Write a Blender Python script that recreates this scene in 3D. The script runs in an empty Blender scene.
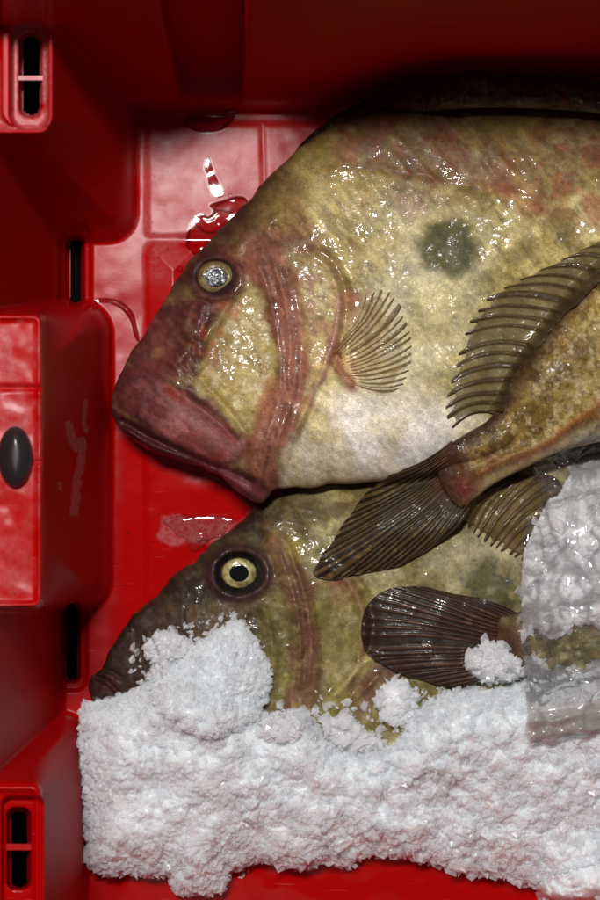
import bpy, math, random
import numpy as np

random.seed(7)
RNG = np.random.default_rng(7)
S = 0.0005            # metres per unit (half a millimetre)
H = 1800.0            # camera height in units
CX, CY = 300.0, 450.0
SC = bpy.context.scene
COL = SC.collection

# ------------------------------------------------------------------ helpers
def lin(c):
    c = np.asarray(c, dtype=float) / 255.0
    return np.where(c <= 0.04045, c / 12.92, ((c + 0.055) / 1.055) ** 2.4)

def world(x, y, z):
    k = (H - z) / H
    return np.stack([(x - CX) * k * S, (CY - y) * k * S, z * S], axis=-1)

def sstep(a, b, x):
    t = np.clip((x - a) / (b - a), 0, 1)
    return t * t * (3 - 2 * t)

def cr(pts, closed=False, n=6):
    p = np.asarray(pts, float)
    if closed:
        q = np.vstack([p[-1], p, p[0], p[1]])
    else:
        q = np.vstack([2 * p[0] - p[1], p, 2 * p[-1] - p[-2]])
    out = []
    for i in range(1, len(q) - 2):
        a, b, c, d = q[i - 1], q[i], q[i + 1], q[i + 2]
        for k in range(n):
            t = k / n
            out.append(0.5 * ((2 * b) + (-a + c) * t + (2 * a - 5 * b + 4 * c - d) * t * t + (-a + 3 * b - 3 * c + d) * t ** 3))
    if not closed:
        out.append(q[-2])
    return np.array(out)

def seg_dist(X, Y, pts, closed=False, nearest=False):
    P = np.asarray(pts, float)
    n = len(P)
    best = np.full(X.shape, 1e18)
    tt = np.zeros(X.shape)
    nx = np.zeros(X.shape) if nearest else None
    ny = np.zeros(X.shape) if nearest else None
    m = n if closed else n - 1
    for i in range(m):
        a = P[i]; b = P[(i + 1) % n]
        d = b - a
        L = d[0] ** 2 + d[1] ** 2 + 1e-12
        t = np.clip(((X - a[0]) * d[0] + (Y - a[1]) * d[1]) / L, 0, 1)
        qx = a[0] + t * d[0]; qy = a[1] + t * d[1]
        dd = (X - qx) ** 2 + (Y - qy) ** 2
        k = dd < best
        best = np.where(k, dd, best)
        tt = np.where(k, (i + t) / m, tt)
        if nearest:
            nx = np.where(k, qx, nx); ny = np.where(k, qy, ny)
    r = np.sqrt(best)
    if nearest:
        return r, nx, ny
    return r, tt

def inside(X, Y, pts):
    P = np.asarray(pts, float)
    res = np.zeros(X.shape, bool)
    n = len(P)
    for i in range(n):
        x1, y1 = P[i]; x2, y2 = P[(i + 1) % n]
        if y1 == y2: continue
        c = ((y1 > Y) != (y2 > Y)) & (X < (x2 - x1) * (Y - y1) / (y2 - y1) + x1)
        res ^= c
    return res

def sdf(X, Y, pts):      # positive inside
    d, _ = seg_dist(X, Y, pts, True)
    return np.where(inside(X, Y, pts), d, -d)

def rrect(X, Y, x0, x1, y0, y1, r):   # positive inside
    cx, cy = (x0 + x1) / 2, (y0 + y1) / 2
    qx = np.abs(X - cx) - (x1 - x0) / 2 + r
    qy = np.abs(Y - cy) - (y1 - y0) / 2 + r
    return -(np.hypot(np.maximum(qx, 0), np.maximum(qy, 0)) + np.minimum(np.maximum(qx, qy), 0) - r)

_T = RNG.random((256, 256))
def vn(x, y, seed=0):
    x = x + seed * 37.13; y = y + seed * 91.7
    xi = np.floor(x).astype(int); yi = np.floor(y).astype(int)
    fx = x - xi; fy = y - yi
    fx = fx * fx * fx * (fx * (fx * 6 - 15) + 10); fy = fy * fy * fy * (fy * (fy * 6 - 15) + 10)
    a = _T[xi & 255, yi & 255]; b = _T[(xi + 1) & 255, yi & 255]
    c = _T[xi & 255, (yi + 1) & 255]; d = _T[(xi + 1) & 255, (yi + 1) & 255]
    return (a * (1 - fx) + b * fx) * (1 - fy) + (c * (1 - fx) + d * fx) * fy

def fbm(x, y, scale, octv=4, seed=0, gain=0.5):
    s = 0; a = 1; tot = 0; f = 1.0 / scale
    for o in range(octv):
        ang = 0.6 * o
        xr = x * math.cos(ang) - y * math.sin(ang); yr = x * math.sin(ang) + y * math.cos(ang)
        s = s + a * vn(xr * f, yr * f, seed + o * 3); tot += a; a *= gain; f *= 2.03
    return s / tot            # 0..1

def ridged(x, y, scale, octv=3, seed=0):
    s = 0; a = 1; tot = 0; f = 1.0 / scale
    for o in range(octv):
        s = s + a * (1 - np.abs(2 * vn(x * f, y * f, seed + o * 5) - 1)); tot += a; a *= .5; f *= 2.1
    return s / tot

def cells(x, y, size, seed=0, tilt=1.0):
    """faceted chips: every cell is a plane of its own; returns height in -1..1 about, edge distance, id value"""
    x = x / size; y = y / size
    xi = np.floor(x).astype(int); yi = np.floor(y).astype(int)
    b1 = np.full(x.shape, 1e9); b2 = np.full(x.shape, 1e9)
    bh = np.zeros(x.shape); bid = np.zeros(x.shape)
    for di in (-1, 0, 1):
        for dj in (-1, 0, 1):
            ci = xi + di; cj = yi + dj
            jx = _T[(ci + seed * 17) & 255, (cj + seed * 5) & 255]; jy = _T[(ci + 91 + seed * 3) & 255, (cj + 47 + seed) & 255]
            px = ci + jx; py = cj + jy
            dx = x - px; dy = y - py
            d = dx * dx + dy * dy
            gx = _T[(ci + 13) & 255, (cj + 77 + seed) & 255] - .5; gy = _T[(ci + 140 + seed) & 255, (cj + 9) & 255] - .5
            h0 = _T[(ci + 201 + seed) & 255, (cj + 33) & 255] - .5
            hh = h0 + tilt * 2.4 * (gx * dx + gy * dy)
            k = d < b1
            b2 = np.where(k, b1, np.minimum(b2, d))
            b1 = np.where(k, d, b1); bh = np.where(k, hh, bh); bid = np.where(k, h0 + .5, bid)
    return bh, np.sqrt(b2) - np.sqrt(b1), bid

# ------------------------------------------------------------------ running height map, used to lay things on what is below them
HX = np.arange(-100, 801, 2.0); HY = np.arange(-100, 1101, 2.0)
HM = np.zeros((len(HY), len(HX)))
def hm_get(x, y, m=None):
    m = HM if m is None else m
    fx = np.clip((np.asarray(x) + 100) / 2, 0, len(HX) - 1.001); fy = np.clip((np.asarray(y) + 100) / 2, 0, len(HY) - 1.001)
    ix = fx.astype(int); iy = fy.astype(int); fx = fx - ix; fy = fy - iy
    return (m[iy, ix] * (1 - fx) + m[iy, ix + 1] * fx) * (1 - fy) + (m[iy + 1, ix] * (1 - fx) + m[iy + 1, ix + 1] * fx) * fy
def blur(m, n):
    for _ in range(n):
        m = (np.roll(m, 1, 0) + np.roll(m, -1, 0) + m * 2) / 4
        m = (np.roll(m, 1, 1) + np.roll(m, -1, 1) + m * 2) / 4
    return m
def hm_add(x, y, z):
    ix = np.round((x + 100) / 2).astype(int); iy = np.round((y + 100) / 2).astype(int)
    k = (ix >= 0) & (iy >= 0) & (ix < len(HX)) & (iy < len(HY))
    np.maximum.at(HM, (iy[k], ix[k]), z[k])

# ------------------------------------------------------------------ mesh output
def mk(name, verts, faces, mat, parent=None, col=None, smooth=True, extra=None):
    me = bpy.data.meshes.new(name)
    verts = np.asarray(verts, np.float32)
    faces = [np.asarray(f, np.int32) for f in (faces if isinstance(faces, list) else [faces])]
    me.vertices.add(len(verts)); me.vertices.foreach_set('co', verts.ravel())
    loops = np.concatenate([f.ravel() for f in faces])
    tot = np.concatenate([np.full(len(f), f.shape[1], np.int32) for f in faces])
    start = np.concatenate([[0], np.cumsum(tot)[:-1]]).astype(np.int32)
    me.loops.add(len(loops)); me.loops.foreach_set('vertex_index', loops)
    me.polygons.add(len(tot)); me.polygons.foreach_set('loop_start', start)
    me.update(calc_edges=True); me.validate()
    me.polygons.foreach_set('use_smooth', np.full(len(me.polygons), smooth))
    if col is not None:
        a = me.color_attributes.new('tint', 'FLOAT_COLOR', 'POINT')
        c = np.ones((len(verts), 4), np.float32); c[:, :col.shape[1]] = col
        a.data.foreach_set('color', c.ravel())
    if extra is not None:
        for k, v in extra.items():
            a = me.attributes.new(k, 'FLOAT', 'POINT'); a.data.foreach_set('value', np.asarray(v, np.float32))
    me.materials.append(mat)
    o = bpy.data.objects.new(name, me); COL.objects.link(o)
    if parent: o.parent = parent
    return o

def tag(o, label=None, cat=None, group=None, kind=None):
    if label: o['label'] = label
    if cat: o['category'] = cat
    if group: o['group'] = group
    if kind: o['kind'] = kind
    return o

def root(name, x, y, z, label, cat, group=None):
    o = bpy.data.objects.new(name, None); COL.objects.link(o)
    o.empty_display_size = 0.02
    tag(o, label, cat, group)
    return o      # kept at the origin: the parts carry world coordinates

def set_origin(o, x, y, z):
    """move an Empty to the base of its thing and keep its parts where they are"""
    p = world(x, y, z)
    o.location = p
    for c in o.children:
        c.location = (-p[0], -p[1], -p[2])

def blob(name, outline, w, T, zmid, mat, parent=None, sp=1.3, under=0.9, detail=None, paint=None, extra=None, n=6, register=True, closed_pts=True):
    """solid rounded body: an outline, an edge height and an upper and a lower surface"""
    O = cr(outline, True, n)
    xs = np.arange(O[:, 0].min() - 2 * sp, O[:, 0].max() + 2 * sp, sp)
    ys = np.arange(O[:, 1].min() - 2 * sp, O[:, 1].max() + 2 * sp, sp)
    X, Y = np.meshgrid(xs, ys)
    d = sdf(X, Y, O)
    ny, nx = X.shape
    ins = d > 0.25 * sp
    q = ins[:-1, :-1] | ins[1:, :-1] | ins[:-1, 1:] | ins[1:, 1:]
    used = np.zeros(X.shape, bool)
    used[:-1, :-1] |= q; used[1:, :-1] |= q; used[:-1, 1:] |= q; used[1:, 1:] |= q
    bd = used & ~ins
    _, bx, by = seg_dist(X[bd], Y[bd], O, True, True)
    X = X.copy(); Y = Y.copy()
    X[bd] = bx; Y[bd] = by
    d = np.where(bd, 0, d)
    u = used
    Xv, Yv, dv = X[u], Y[u], d[u]
    zm = zmid(Xv, Yv) if callable(zmid) else np.full(Xv.shape, float(zmid))
    ww = w(Xv, Yv) if callable(w) else w
    TT = T(Xv, Yv) if callable(T) else T
    t = np.clip(dv / ww, 0, 1)
    pr = np.sqrt(np.clip(1 - (1 - t) ** 2, 0, 1)) * 0.75 + 0.25 * sstep(0, 1, t)
    zt = zm + TT * pr
    if detail is not None:
        zt = zt + detail(Xv, Yv, dv) * sstep(0, 5, dv)
    zb = zm - TT * pr * under
    idx = -np.ones(X.shape, int); idx[u] = np.arange(u.sum())
    a, b, c, e = idx[:-1, :-1][q], idx[:-1, 1:][q], idx[1:, 1:][q], idx[1:, :-1][q]
    top = np.stack([a, e, c, b], 1)
    N = len(Xv)
    bdv = bd[u]
    low = np.arange(N) + N
    low[bdv] = np.arange(N)[bdv]
    bot = np.stack([low[a], low[b], low[c], low[e]], 1)
    V = np.vstack([world(Xv, Yv, zt), world(Xv, Yv, zb)])
    # compact the unused lower copies
    keep = np.ones(2 * N, bool); keep[N:][bdv] = False
    remap = np.cumsum(keep) - 1
    F = remap[np.vstack([top, bot])]
    V = V[keep]
    colv = paint(Xv, Yv, dv, zt) if paint else None
    ex = None
    if colv is not None: colv = np.vstack([colv, colv])[keep]
    if extra is not None:
        ex = {k: np.concatenate([v, v])[keep] for k, v in extra(Xv, Yv, dv, zt).items()}
    o = mk(name, V, F, mat, parent, colv, True, ex)
    if register: hm_add(Xv, Yv, zt)
    return o

# ------------------------------------------------------------------ materials
def newmat(name):
    m = bpy.data.materials.new(name); m.use_nodes = True
    nt = m.node_tree
    for n in list(nt.nodes): nt.nodes.remove(n)
    return m, nt, nt.nodes, nt.links
def nd(nt, t, **kw):
    n = nt.nodes.new(t)
    for k, v in kw.items():
        if hasattr(n, k): setattr(n, k, v)
        else: n.inputs[k].default_value = v
    return n
def pset(p, **kw):
    for k, v in kw.items():
        p.inputs[k.replace('_', ' ')].default_value = v

def bumps(nt, L, layers, coord):
    """layers: (scale per metre, strength 0..1, distance m)"""
    prev = None
    for sc, st, dist, kind in layers:
        if kind == 'voronoi':
            n = nd(nt, 'ShaderNodeTexVoronoi', feature='F1'); n.inputs['Scale'].default_value = sc; outp = n.outputs['Distance']
        else:
            n = nd(nt, 'ShaderNodeTexNoise'); n.inputs['Scale'].default_value = sc; n.inputs['Detail'].default_value = 1.2; outp = n.outputs['Fac']
        L.new(coord, n.inputs['Vector'])
        b = nd(nt, 'ShaderNodeBump'); b.inputs['Strength'].default_value = st; b.inputs['Distance'].default_value = dist
        L.new(outp, b.inputs['Height'])
        if prev is not None: L.new(prev, b.inputs['Normal'])
        prev = b.outputs['Normal']
    return prev

def skin_mat(name, layers, rough=0.38, coat=0.8, coat_rough=0.13, sss=0.08, stretch=None, spec=0.5, speck=0.25):
    m, nt, N, L = newmat(name)
    out = nd(nt, 'ShaderNodeOutputMaterial'); p = nd(nt, 'ShaderNodeBsdfPrincipled')
    L.new(p.outputs[0], out.inputs[0])
    a = nd(nt, 'ShaderNodeAttribute'); a.attribute_name = 'tint'
    tc = nd(nt, 'ShaderNodeTexCoord')
    coord = tc.outputs['Object']
    if stretch:
        mp = nd(nt, 'ShaderNodeMapping'); mp.inputs['Rotation'].default_value = (0, 0, stretch[0]); mp.inputs['Scale'].default_value = (stretch[1], stretch[2], 1)
        L.new(coord, mp.inputs[0]); coord = mp.outputs[0]
    # fine pigment
    ns = nd(nt, 'ShaderNodeTexNoise'); ns.inputs['Scale'].default_value = 1500; ns.inputs['Detail'].default_value = 4
    L.new(tc.outputs['Object'], ns.inputs['Vector'])
    mr = nd(nt, 'ShaderNodeMapRange'); mr.inputs['From Min'].default_value = .3; mr.inputs['From Max'].default_value = .7
    mr.inputs['To Min'].default_value = 1 - speck; mr.inputs['To Max'].default_value = 1 + speck
    L.new(ns.outputs['Fac'], mr.inputs['Value'])
    mx = nd(nt, 'ShaderNodeMix', data_type='RGBA', blend_type='MULTIPLY'); mx.inputs[0].default_value = 1
    L.new(a.outputs['Color'], mx.inputs[6]); L.new(mr.outputs[0], mx.inputs[7])
    L.new(mx.outputs[2], p.inputs['Base Color'])
    # gloss that varies over the wet skin
    n2 = nd(nt, 'ShaderNodeTexNoise'); n2.inputs['Scale'].default_value = 260; n2.inputs['Detail'].default_value = 3
    L.new(tc.outputs['Object'], n2.inputs['Vector'])
    r2 = nd(nt, 'ShaderNodeMapRange'); r2.inputs['To Min'].default_value = rough - .12; r2.inputs['To Max'].default_value = rough + .22
    L.new(n2.outputs['Fac'], r2.inputs['Value']); L.new(r2.outputs[0], p.inputs['Roughness'])
    pset(p, Coat_Weight=coat, Coat_Roughness=coat_rough, Coat_IOR=1.5, Subsurface_Weight=sss, Subsurface_Scale=0.003)
    p.inputs['Specular IOR Level'].default_value = spec
    p.inputs['Subsurface Radius'].default_value = (1, .5, .3)
    nrm = bumps(nt, L, layers, coord)
    soft = bumps(nt, L, [(a_, b_ * .35, c_, k_) for a_, b_, c_, k_ in layers[:2]], coord)
    L.new(soft, p.inputs['Normal']); L.new(nrm, p.inputs['Coat Normal'])
    # slime: smooth patches and duller ones
    n3 = nd(nt, 'ShaderNodeTexNoise'); n3.inputs['Scale'].default_value = 55; n3.inputs['Detail'].default_value = 5
    L.new(tc.outputs['Object'], n3.inputs['Vector'])
    r3 = nd(nt, 'ShaderNodeMapRange'); r3.inputs['From Min'].default_value = .42; r3.inputs['From Max'].default_value = .6
    r3.inputs['To Min'].default_value = coat_rough; r3.inputs['To Max'].default_value = coat_rough + .09
    L.new(n3.outputs['Fac'], r3.inputs['Value']); L.new(r3.outputs[0], p.inputs['Coat Roughness'])
    n4 = nd(nt, 'ShaderNodeTexNoise'); n4.inputs['Scale'].default_value = 48; n4.inputs['Detail'].default_value = 6; n4.inputs['Roughness'].default_value = .65
    L.new(tc.outputs['Object'], n4.inputs['Vector'])
    r4 = nd(nt, 'ShaderNodeMapRange'); r4.inputs['From Min'].default_value = .49; r4.inputs['From Max'].default_value = .66
    r4.inputs['To Min'].default_value = .06 * coat; r4.inputs['To Max'].default_value = coat
    L.new(n4.outputs['Fac'], r4.inputs['Value'])
    ady = nd(nt, 'ShaderNodeAttribute'); ady.attribute_name = 'dry'
    om = nd(nt, 'ShaderNodeMath', operation='SUBTRACT'); om.inputs[0].default_value = 1; L.new(ady.outputs['Fac'], om.inputs[1])
    mw = nd(nt, 'ShaderNodeMath', operation='MULTIPLY'); L.new(r4.outputs[0], mw.inputs[0]); L.new(om.outputs[0], mw.inputs[1])
    L.new(mw.outputs[0], p.inputs['Coat Weight'])
    return m

M_SKIN = skin_mat('wet fish skin', [(110, .35, .0012, 'n'), (210, .55, .0010, 'n'), (520, .55, .00036, 'n')], rough=.5, coat=1.0, coat_rough=.03, speck=.3, spec=.3, sss=.05)
M_GRAIN = skin_mat('wet scaly skin', [(200, .35, .0008, 'n'), (750, .8, .00045, 'voronoi'), (1000, .6, .0002, 'n')], rough=.5, coat=1, coat_rough=.05, spec=.25, speck=.35)
M_FIN = skin_mat('wet fin', [(300, .7, .0007, 'n'), (800, .6, .0002, 'n')], rough=.45, coat=1, coat_rough=.05, speck=.35, spec=.25)
M_DARK = skin_mat('wet spiny crest', [(300, .8, .0012, 'n'), (900, .7, .0004, 'n')], rough=.35, coat=1)

def fin_glass():
    m = M_FIN.copy(); m.name = 'wet translucent fin'
    nt = m.node_tree; L = nt.links
    p = [n for n in nt.nodes if n.type == 'BSDF_PRINCIPLED'][0]
    at = nd(nt, 'ShaderNodeAttribute'); at.attribute_name = 'solid'
    L.new(at.outputs['Fac'], p.inputs['Alpha'])
    return m
M_FINT = fin_glass()

def eye_mat(bump=True):
    m, nt, N, L = newmat('wet eye')
    out = nd(nt, 'ShaderNodeOutputMaterial'); p = nd(nt, 'ShaderNodeBsdfPrincipled')
    L.new(p.outputs[0], out.inputs[0])
    a = nd(nt, 'ShaderNodeAttribute'); a.attribute_name = 'tint'
    L.new(a.outputs['Color'], p.inputs['Base Color'])
    tc = nd(nt, 'ShaderNodeTexCoord')
    if bump:
        nrm = bumps(nt, L, [(260, .5, .0009, 'n'), (700, .5, .0003, 'n')], tc.outputs['Object'])
        L.new(nrm, p.inputs['Normal']); L.new(nrm, p.inputs['Coat Normal'])
    pset(p, Roughness=.3, Coat_Weight=1.0, Coat_Roughness=.04)
    return m
M_EYE = eye_mat()
M_PUPC = eye_mat(); M_PUPC.name = 'cloudy pupil'
for n_ in M_PUPC.node_tree.nodes:
    if n_.type == 'BSDF_PRINCIPLED': pset(n_, Roughness=.45, Coat_Weight=.3, Coat_Roughness=.08)
M_PUP = eye_mat(False); M_PUP.name = 'dark wet pupil'
for n_ in M_PUP.node_tree.nodes:
    if n_.type == 'BSDF_PRINCIPLED': pset(n_, Roughness=.04, Coat_Weight=.5, Coat_Roughness=.02)

def plastic():
    m, nt, N, L = newmat('red crate plastic')
    out = nd(nt, 'ShaderNodeOutputMaterial'); p = nd(nt, 'ShaderNodeBsdfPrincipled')
    L.new(p.outputs[0], out.inputs[0])
    tc = nd(nt, 'ShaderNodeTexCoord')
    ad = nd(nt, 'ShaderNodeAttribute'); ad.attribute_name = 'dirt_sheen'
    aw = nd(nt, 'ShaderNodeAttribute'); aw.attribute_name = 'wet'
    n1 = nd(nt, 'ShaderNodeTexNoise'); n1.inputs['Scale'].default_value = 70; n1.inputs['Detail'].default_value = 7; n1.inputs['Roughness'].default_value = .65
    L.new(tc.outputs['Object'], n1.inputs['Vector'])
    c = nd(nt, 'ShaderNodeMix', data_type='RGBA')
    c.inputs[6].default_value = (.36, .0008, .0012, 1); c.inputs[7].default_value = (.47, .0014, .0022, 1)
    L.new(n1.outputs['Fac'], c.inputs[0])
    n2 = nd(nt, 'ShaderNodeTexNoise'); n2.inputs['Scale'].default_value = 420; n2.inputs['Detail'].default_value = 6; n2.inputs['Roughness'].default_value = .7
    L.new(tc.outputs['Object'], n2.inputs['Vector'])
    mr = nd(nt, 'ShaderNodeMapRange'); mr.inputs['From Min'].default_value = .3; mr.inputs['From Max'].default_value = .68
    L.new(n2.outputs['Fac'], mr.inputs['Value'])
    mu = nd(nt, 'ShaderNodeMath', operation='MULTIPLY'); L.new(mr.outputs[0], mu.inputs[0]); L.new(ad.outputs['Fac'], mu.inputs[1])
    c2 = nd(nt, 'ShaderNodeMix', data_type='RGBA'); c2.inputs[7].default_value = (.44, .17, .17, 1)
    L.new(mu.outputs[0], c2.inputs[0]); L.new(c.outputs[2], c2.inputs[6])
    L.new(c2.outputs[2], p.inputs['Base Color'])
    mp = nd(nt, 'ShaderNodeMapping'); mp.inputs['Rotation'].default_value = (0, 0, .5); mp.inputs['Scale'].default_value = (40, 900, 200)
    L.new(tc.outputs['Object'], mp.inputs[0])
    ns = nd(nt, 'ShaderNodeTexNoise'); ns.inputs['Scale'].default_value = 1; ns.inputs['Detail'].default_value = 2; L.new(mp.outputs[0], ns.inputs['Vector'])
    ms = nd(nt, 'ShaderNodeMapRange'); ms.inputs['From Min'].default_value = .70; ms.inputs['From Max'].default_value = .78; ms.inputs['To Max'].default_value = .5
    L.new(ns.outputs['Fac'], ms.inputs['Value'])
    c3 = nd(nt, 'ShaderNodeMix', data_type='RGBA'); c3.inputs[7].default_value = (.45, .12, .12, 1)
    L.new(ms.outputs[0], c3.inputs[0]); L.new(c2.outputs[2], c3.inputs[6]); L.new(c3.outputs[2], p.inputs['Base Color'])
    rr = nd(nt, 'ShaderNodeMapRange'); rr.inputs['To Min'].default_value = .26; rr.inputs['To Max'].default_value = .44
    L.new(n1.outputs['Fac'], rr.inputs['Value'])
    am = nd(nt, 'ShaderNodeAttribute'); am.attribute_name = 'matte'
    sp_ = nd(nt, 'ShaderNodeMapRange'); sp_.inputs['To Min'].default_value = .28; sp_.inputs['To Max'].default_value = .06
    L.new(am.outputs['Fac'], sp_.inputs['Value']); L.new(sp_.outputs[0], p.inputs['Specular IOR Level'])
    rm = nd(nt, 'ShaderNodeMix', data_type='FLOAT'); rm.inputs[3].default_value = .06
    L.new(aw.outputs['Fac'], rm.inputs[0]); L.new(rr.outputs[0], rm.inputs[2])
    rq = nd(nt, 'ShaderNodeMix', data_type='FLOAT'); rq.inputs[3].default_value = .65
    L.new(am.outputs['Fac'], rq.inputs[0]); L.new(rm.outputs[0], rq.inputs[2]); L.new(rq.outputs[0], p.inputs['Roughness'])
    p.inputs['Specular IOR Level'].default_value = .38
    b = bumps(nt, L, [(60, .35, .0012, 'n'), (700, .25, .0001, 'n')], tc.outputs['Object'])
    inv = nd(nt, 'ShaderNodeMath', operation='SUBTRACT'); inv.inputs[0].default_value = 1; L.new(aw.outputs['Fac'], inv.inputs[1])
    for n_ in nt.nodes:
        if n_.type == 'BUMP':
            k_ = nd(nt, 'ShaderNodeMath', operation='MULTIPLY'); k_.inputs[1].default_value = n_.inputs['Strength'].default_value
            L.new(inv.outputs[0], k_.inputs[0]); L.new(k_.outputs[0], n_.inputs['Strength'])
    L.new(b, p.inputs['Normal'])
    return m
M_RED = plastic()

def simple(name, color, rough, **kw):
    m, nt, N, L = newmat(name)
    out = nd(nt, 'ShaderNodeOutputMaterial'); p = nd(nt, 'ShaderNodeBsdfPrincipled')
    L.new(p.outputs[0], out.inputs[0])
    tc = nd(nt, 'ShaderNodeTexCoord'); n = nd(nt, 'ShaderNodeTexNoise'); n.inputs['Scale'].default_value = 200; n.inputs['Detail'].default_value = 4
    L.new(tc.outputs['Object'], n.inputs['Vector'])
    c = nd(nt, 'ShaderNodeMix', data_type='RGBA'); c.inputs[6].default_value = (*[v * .7 for v in color], 1); c.inputs[7].default_value = (*color, 1)
    L.new(n.outputs['Fac'], c.inputs[0]); L.new(c.outputs[2], p.inputs['Base Color'])
    p.inputs['Roughness'].default_value = rough
    pset(p, **kw)
    return m
M_RUBBER = simple('black rubber', (.02, .02, .02), .3, Coat_Weight=.4, Coat_Roughness=.25)
M_TABLE = simple('dark counter', (.004, .003, .003), .95)
for n_ in M_TABLE.node_tree.nodes:
    if n_.type == 'BSDF_PRINCIPLED': n_.inputs['Specular IOR Level'].default_value = .05

def ice(name, base=(.89, .93, .96), sss=1.0, trans=0.0, rough=.25, bump=True, alpha=1.0, scale=.010):
    m, nt, N, L = newmat(name)
    out = nd(nt, 'ShaderNodeOutputMaterial'); p = nd(nt, 'ShaderNodeBsdfPrincipled')
    L.new(p.outputs[0], out.inputs[0])
    tc = nd(nt, 'ShaderNodeTexCoord')
    p.inputs['Base Color'].default_value = (*base, 1)
    pset(p, Roughness=rough, IOR=1.31, Subsurface_Weight=sss, Subsurface_Scale=scale, Transmission_Weight=trans, Alpha=alpha)
    p.inputs['Subsurface Radius'].default_value = (1, .9, .9)
    if bump:
        b = bumps(nt, L, [(420, .35, .0005, 'voronoi'), (800, .4, .0003, 'n')], tc.outputs['Object'])
        L.new(b, p.inputs['Normal'])
    return m
M_ICE = ice('packed crushed ice', sss=.8, rough=.3, scale=.006, base=(.87, .93, .97))
M_GRAN = ice('white ice granule', base=(.92, .96, .99), sss=0, rough=.12, bump=False, alpha=.27)
M_CHIP = ice('clear ice chip', base=(.92, .93, .95), sss=0, rough=.08, bump=False, alpha=.42)
M_CLEAR = ice('half clear ice', base=(.84, .85, .87), sss=.5, rough=.1, alpha=.75, scale=.003)
M_SLUSH = ice('grey slush ice', base=(.90, .89, .90), sss=.5, trans=.0, rough=.1, scale=.006)

def film(name, base_gloss, rough, haze, hazecol):
    m, nt, N, L = newmat(name)
    out = nd(nt, 'ShaderNodeOutputMaterial')
    tr = nd(nt, 'ShaderNodeBsdfTransparent'); gl = nd(nt, 'ShaderNodeBsdfGlossy'); df = nd(nt, 'ShaderNodeBsdfTranslucent'); d2 = nd(nt, 'ShaderNodeBsdfDiffuse')
    gl.inputs['Roughness'].default_value = rough
    tr.inputs[0].default_value = (.97, .97, .97, 1)
    df.inputs[0].default_value = (*hazecol, 1); d2.inputs[0].default_value = (*hazecol, 1)
    lw = nd(nt, 'ShaderNodeLayerWeight'); lw.inputs['Blend'].default_value = .35
    ma = nd(nt, 'ShaderNodeMath', operation='MULTIPLY_ADD'); ma.inputs[1].default_value = .6; ma.inputs[2].default_value = base_gloss
    ma.use_clamp = True
    L.new(lw.outputs['Fresnel'], ma.inputs[0])
    tc = nd(nt, 'ShaderNodeTexCoord')
    b = bumps(nt, L, [(90, .5, .001, 'n')], tc.outputs['Object'])
    L.new(b, gl.inputs['Normal'])
    hz = nd(nt, 'ShaderNodeMixShader'); hz.inputs[0].default_value = .5
    L.new(df.outputs[0], hz.inputs[1]); L.new(d2.outputs[0], hz.inputs[2])
    m1 = nd(nt, 'ShaderNodeMixShader'); m1.inputs[0].default_value = haze
    L.new(tr.outputs[0], m1.inputs[1]); L.new(hz.outputs[0], m1.inputs[2])
    m2 = nd(nt, 'ShaderNodeMixShader'); L.new(ma.outputs[0], m2.inputs[0]); L.new(m1.outputs[0], m2.inputs[1]); L.new(gl.outputs[0], m2.inputs[2])
    L.new(m2.outputs[0], out.inputs[0])
    return m
M_FILM = film('clear plastic film', .06, .07, .05, (.9, .9, .92))
M_SEAM = film('folded plastic hem', .06, .15, .42, (.88, .82, .76))
M_WATER = film('water', .02, .02, .0, (.9, .9, .9))

# ------------------------------------------------------------------ painting
class Paint:
    def __init__(s, X, Y, base):
        s.X, s.Y = X, Y
        s.c = np.tile(lin(base), (len(X), 1))
        s.wx = X + (fbm(X, Y, 22, 4, 3) - .5) * 22
        s.wy = Y + (fbm(X, Y, 22, 4, 9) - .5) * 22
    def mix(s, m, color):
        m = np.clip(m, 0, 1)[:, None]
        s.c = s.c * (1 - m) + lin(color) * m
    def poly(s, pts, color, feather=6, a=1.0, n=5, warp=1.0):
        x = s.X + (s.wx - s.X) * warp; y = s.Y + (s.wy - s.Y) * warp
        d = sdf(x, y, cr(pts, True, n))
        s.mix(a * sstep(-feather, feather, d), color)
    def line(s, pts, color, w, a=1.0, warp=.4, taper=False):
        x = s.X + (s.wx - s.X) * warp; y = s.Y + (s.wy - s.Y) * warp
        d, t = seg_dist(x, y, cr(pts, False, 5))
        ww = w * (np.sin(np.pi * np.clip(t, .02, .98)) if taper else 1)
        s.mix(a * np.exp(-(d / ww) ** 2), color)
    def spot(s, x, y, r, color, a=1.0, p=2, warp=.5, ry=None):
        xx = s.X + (s.wx - s.X) * warp; yy = s.Y + (s.wy - s.Y) * warp
        d = np.hypot((xx - x) / r, (yy - y) / (ry or r))
        s.mix(a * np.exp(-d ** p), color)
    def mottle(s, a=1.0, seed=0):
        m = 1 + a * (.38 * (fbm(s.X, s.Y, 16, 4, seed + 400) - .5) + .65 * (fbm(s.X, s.Y, 3.6, 3, seed + 420) - .5) + .75 * (fbm(s.X, s.Y, 75, 3, seed + 440) - .5))
        s.c = np.clip(s.c * (m * s.gain)[:, None], 0, 1)
        return s.c
    gain = 1.0
    def noise(s, color, scale, lo, hi, a=1.0, seed=0, rot=0, asp=1, mask=1.0, octv=4):
        c, q = math.cos(rot), math.sin(rot)
        u = s.X * c + s.Y * q; v = (-s.X * q + s.Y * c) * asp
        s.mix(a * sstep(lo, hi, fbm(u, v, scale, octv, seed)) * mask, color)

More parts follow.
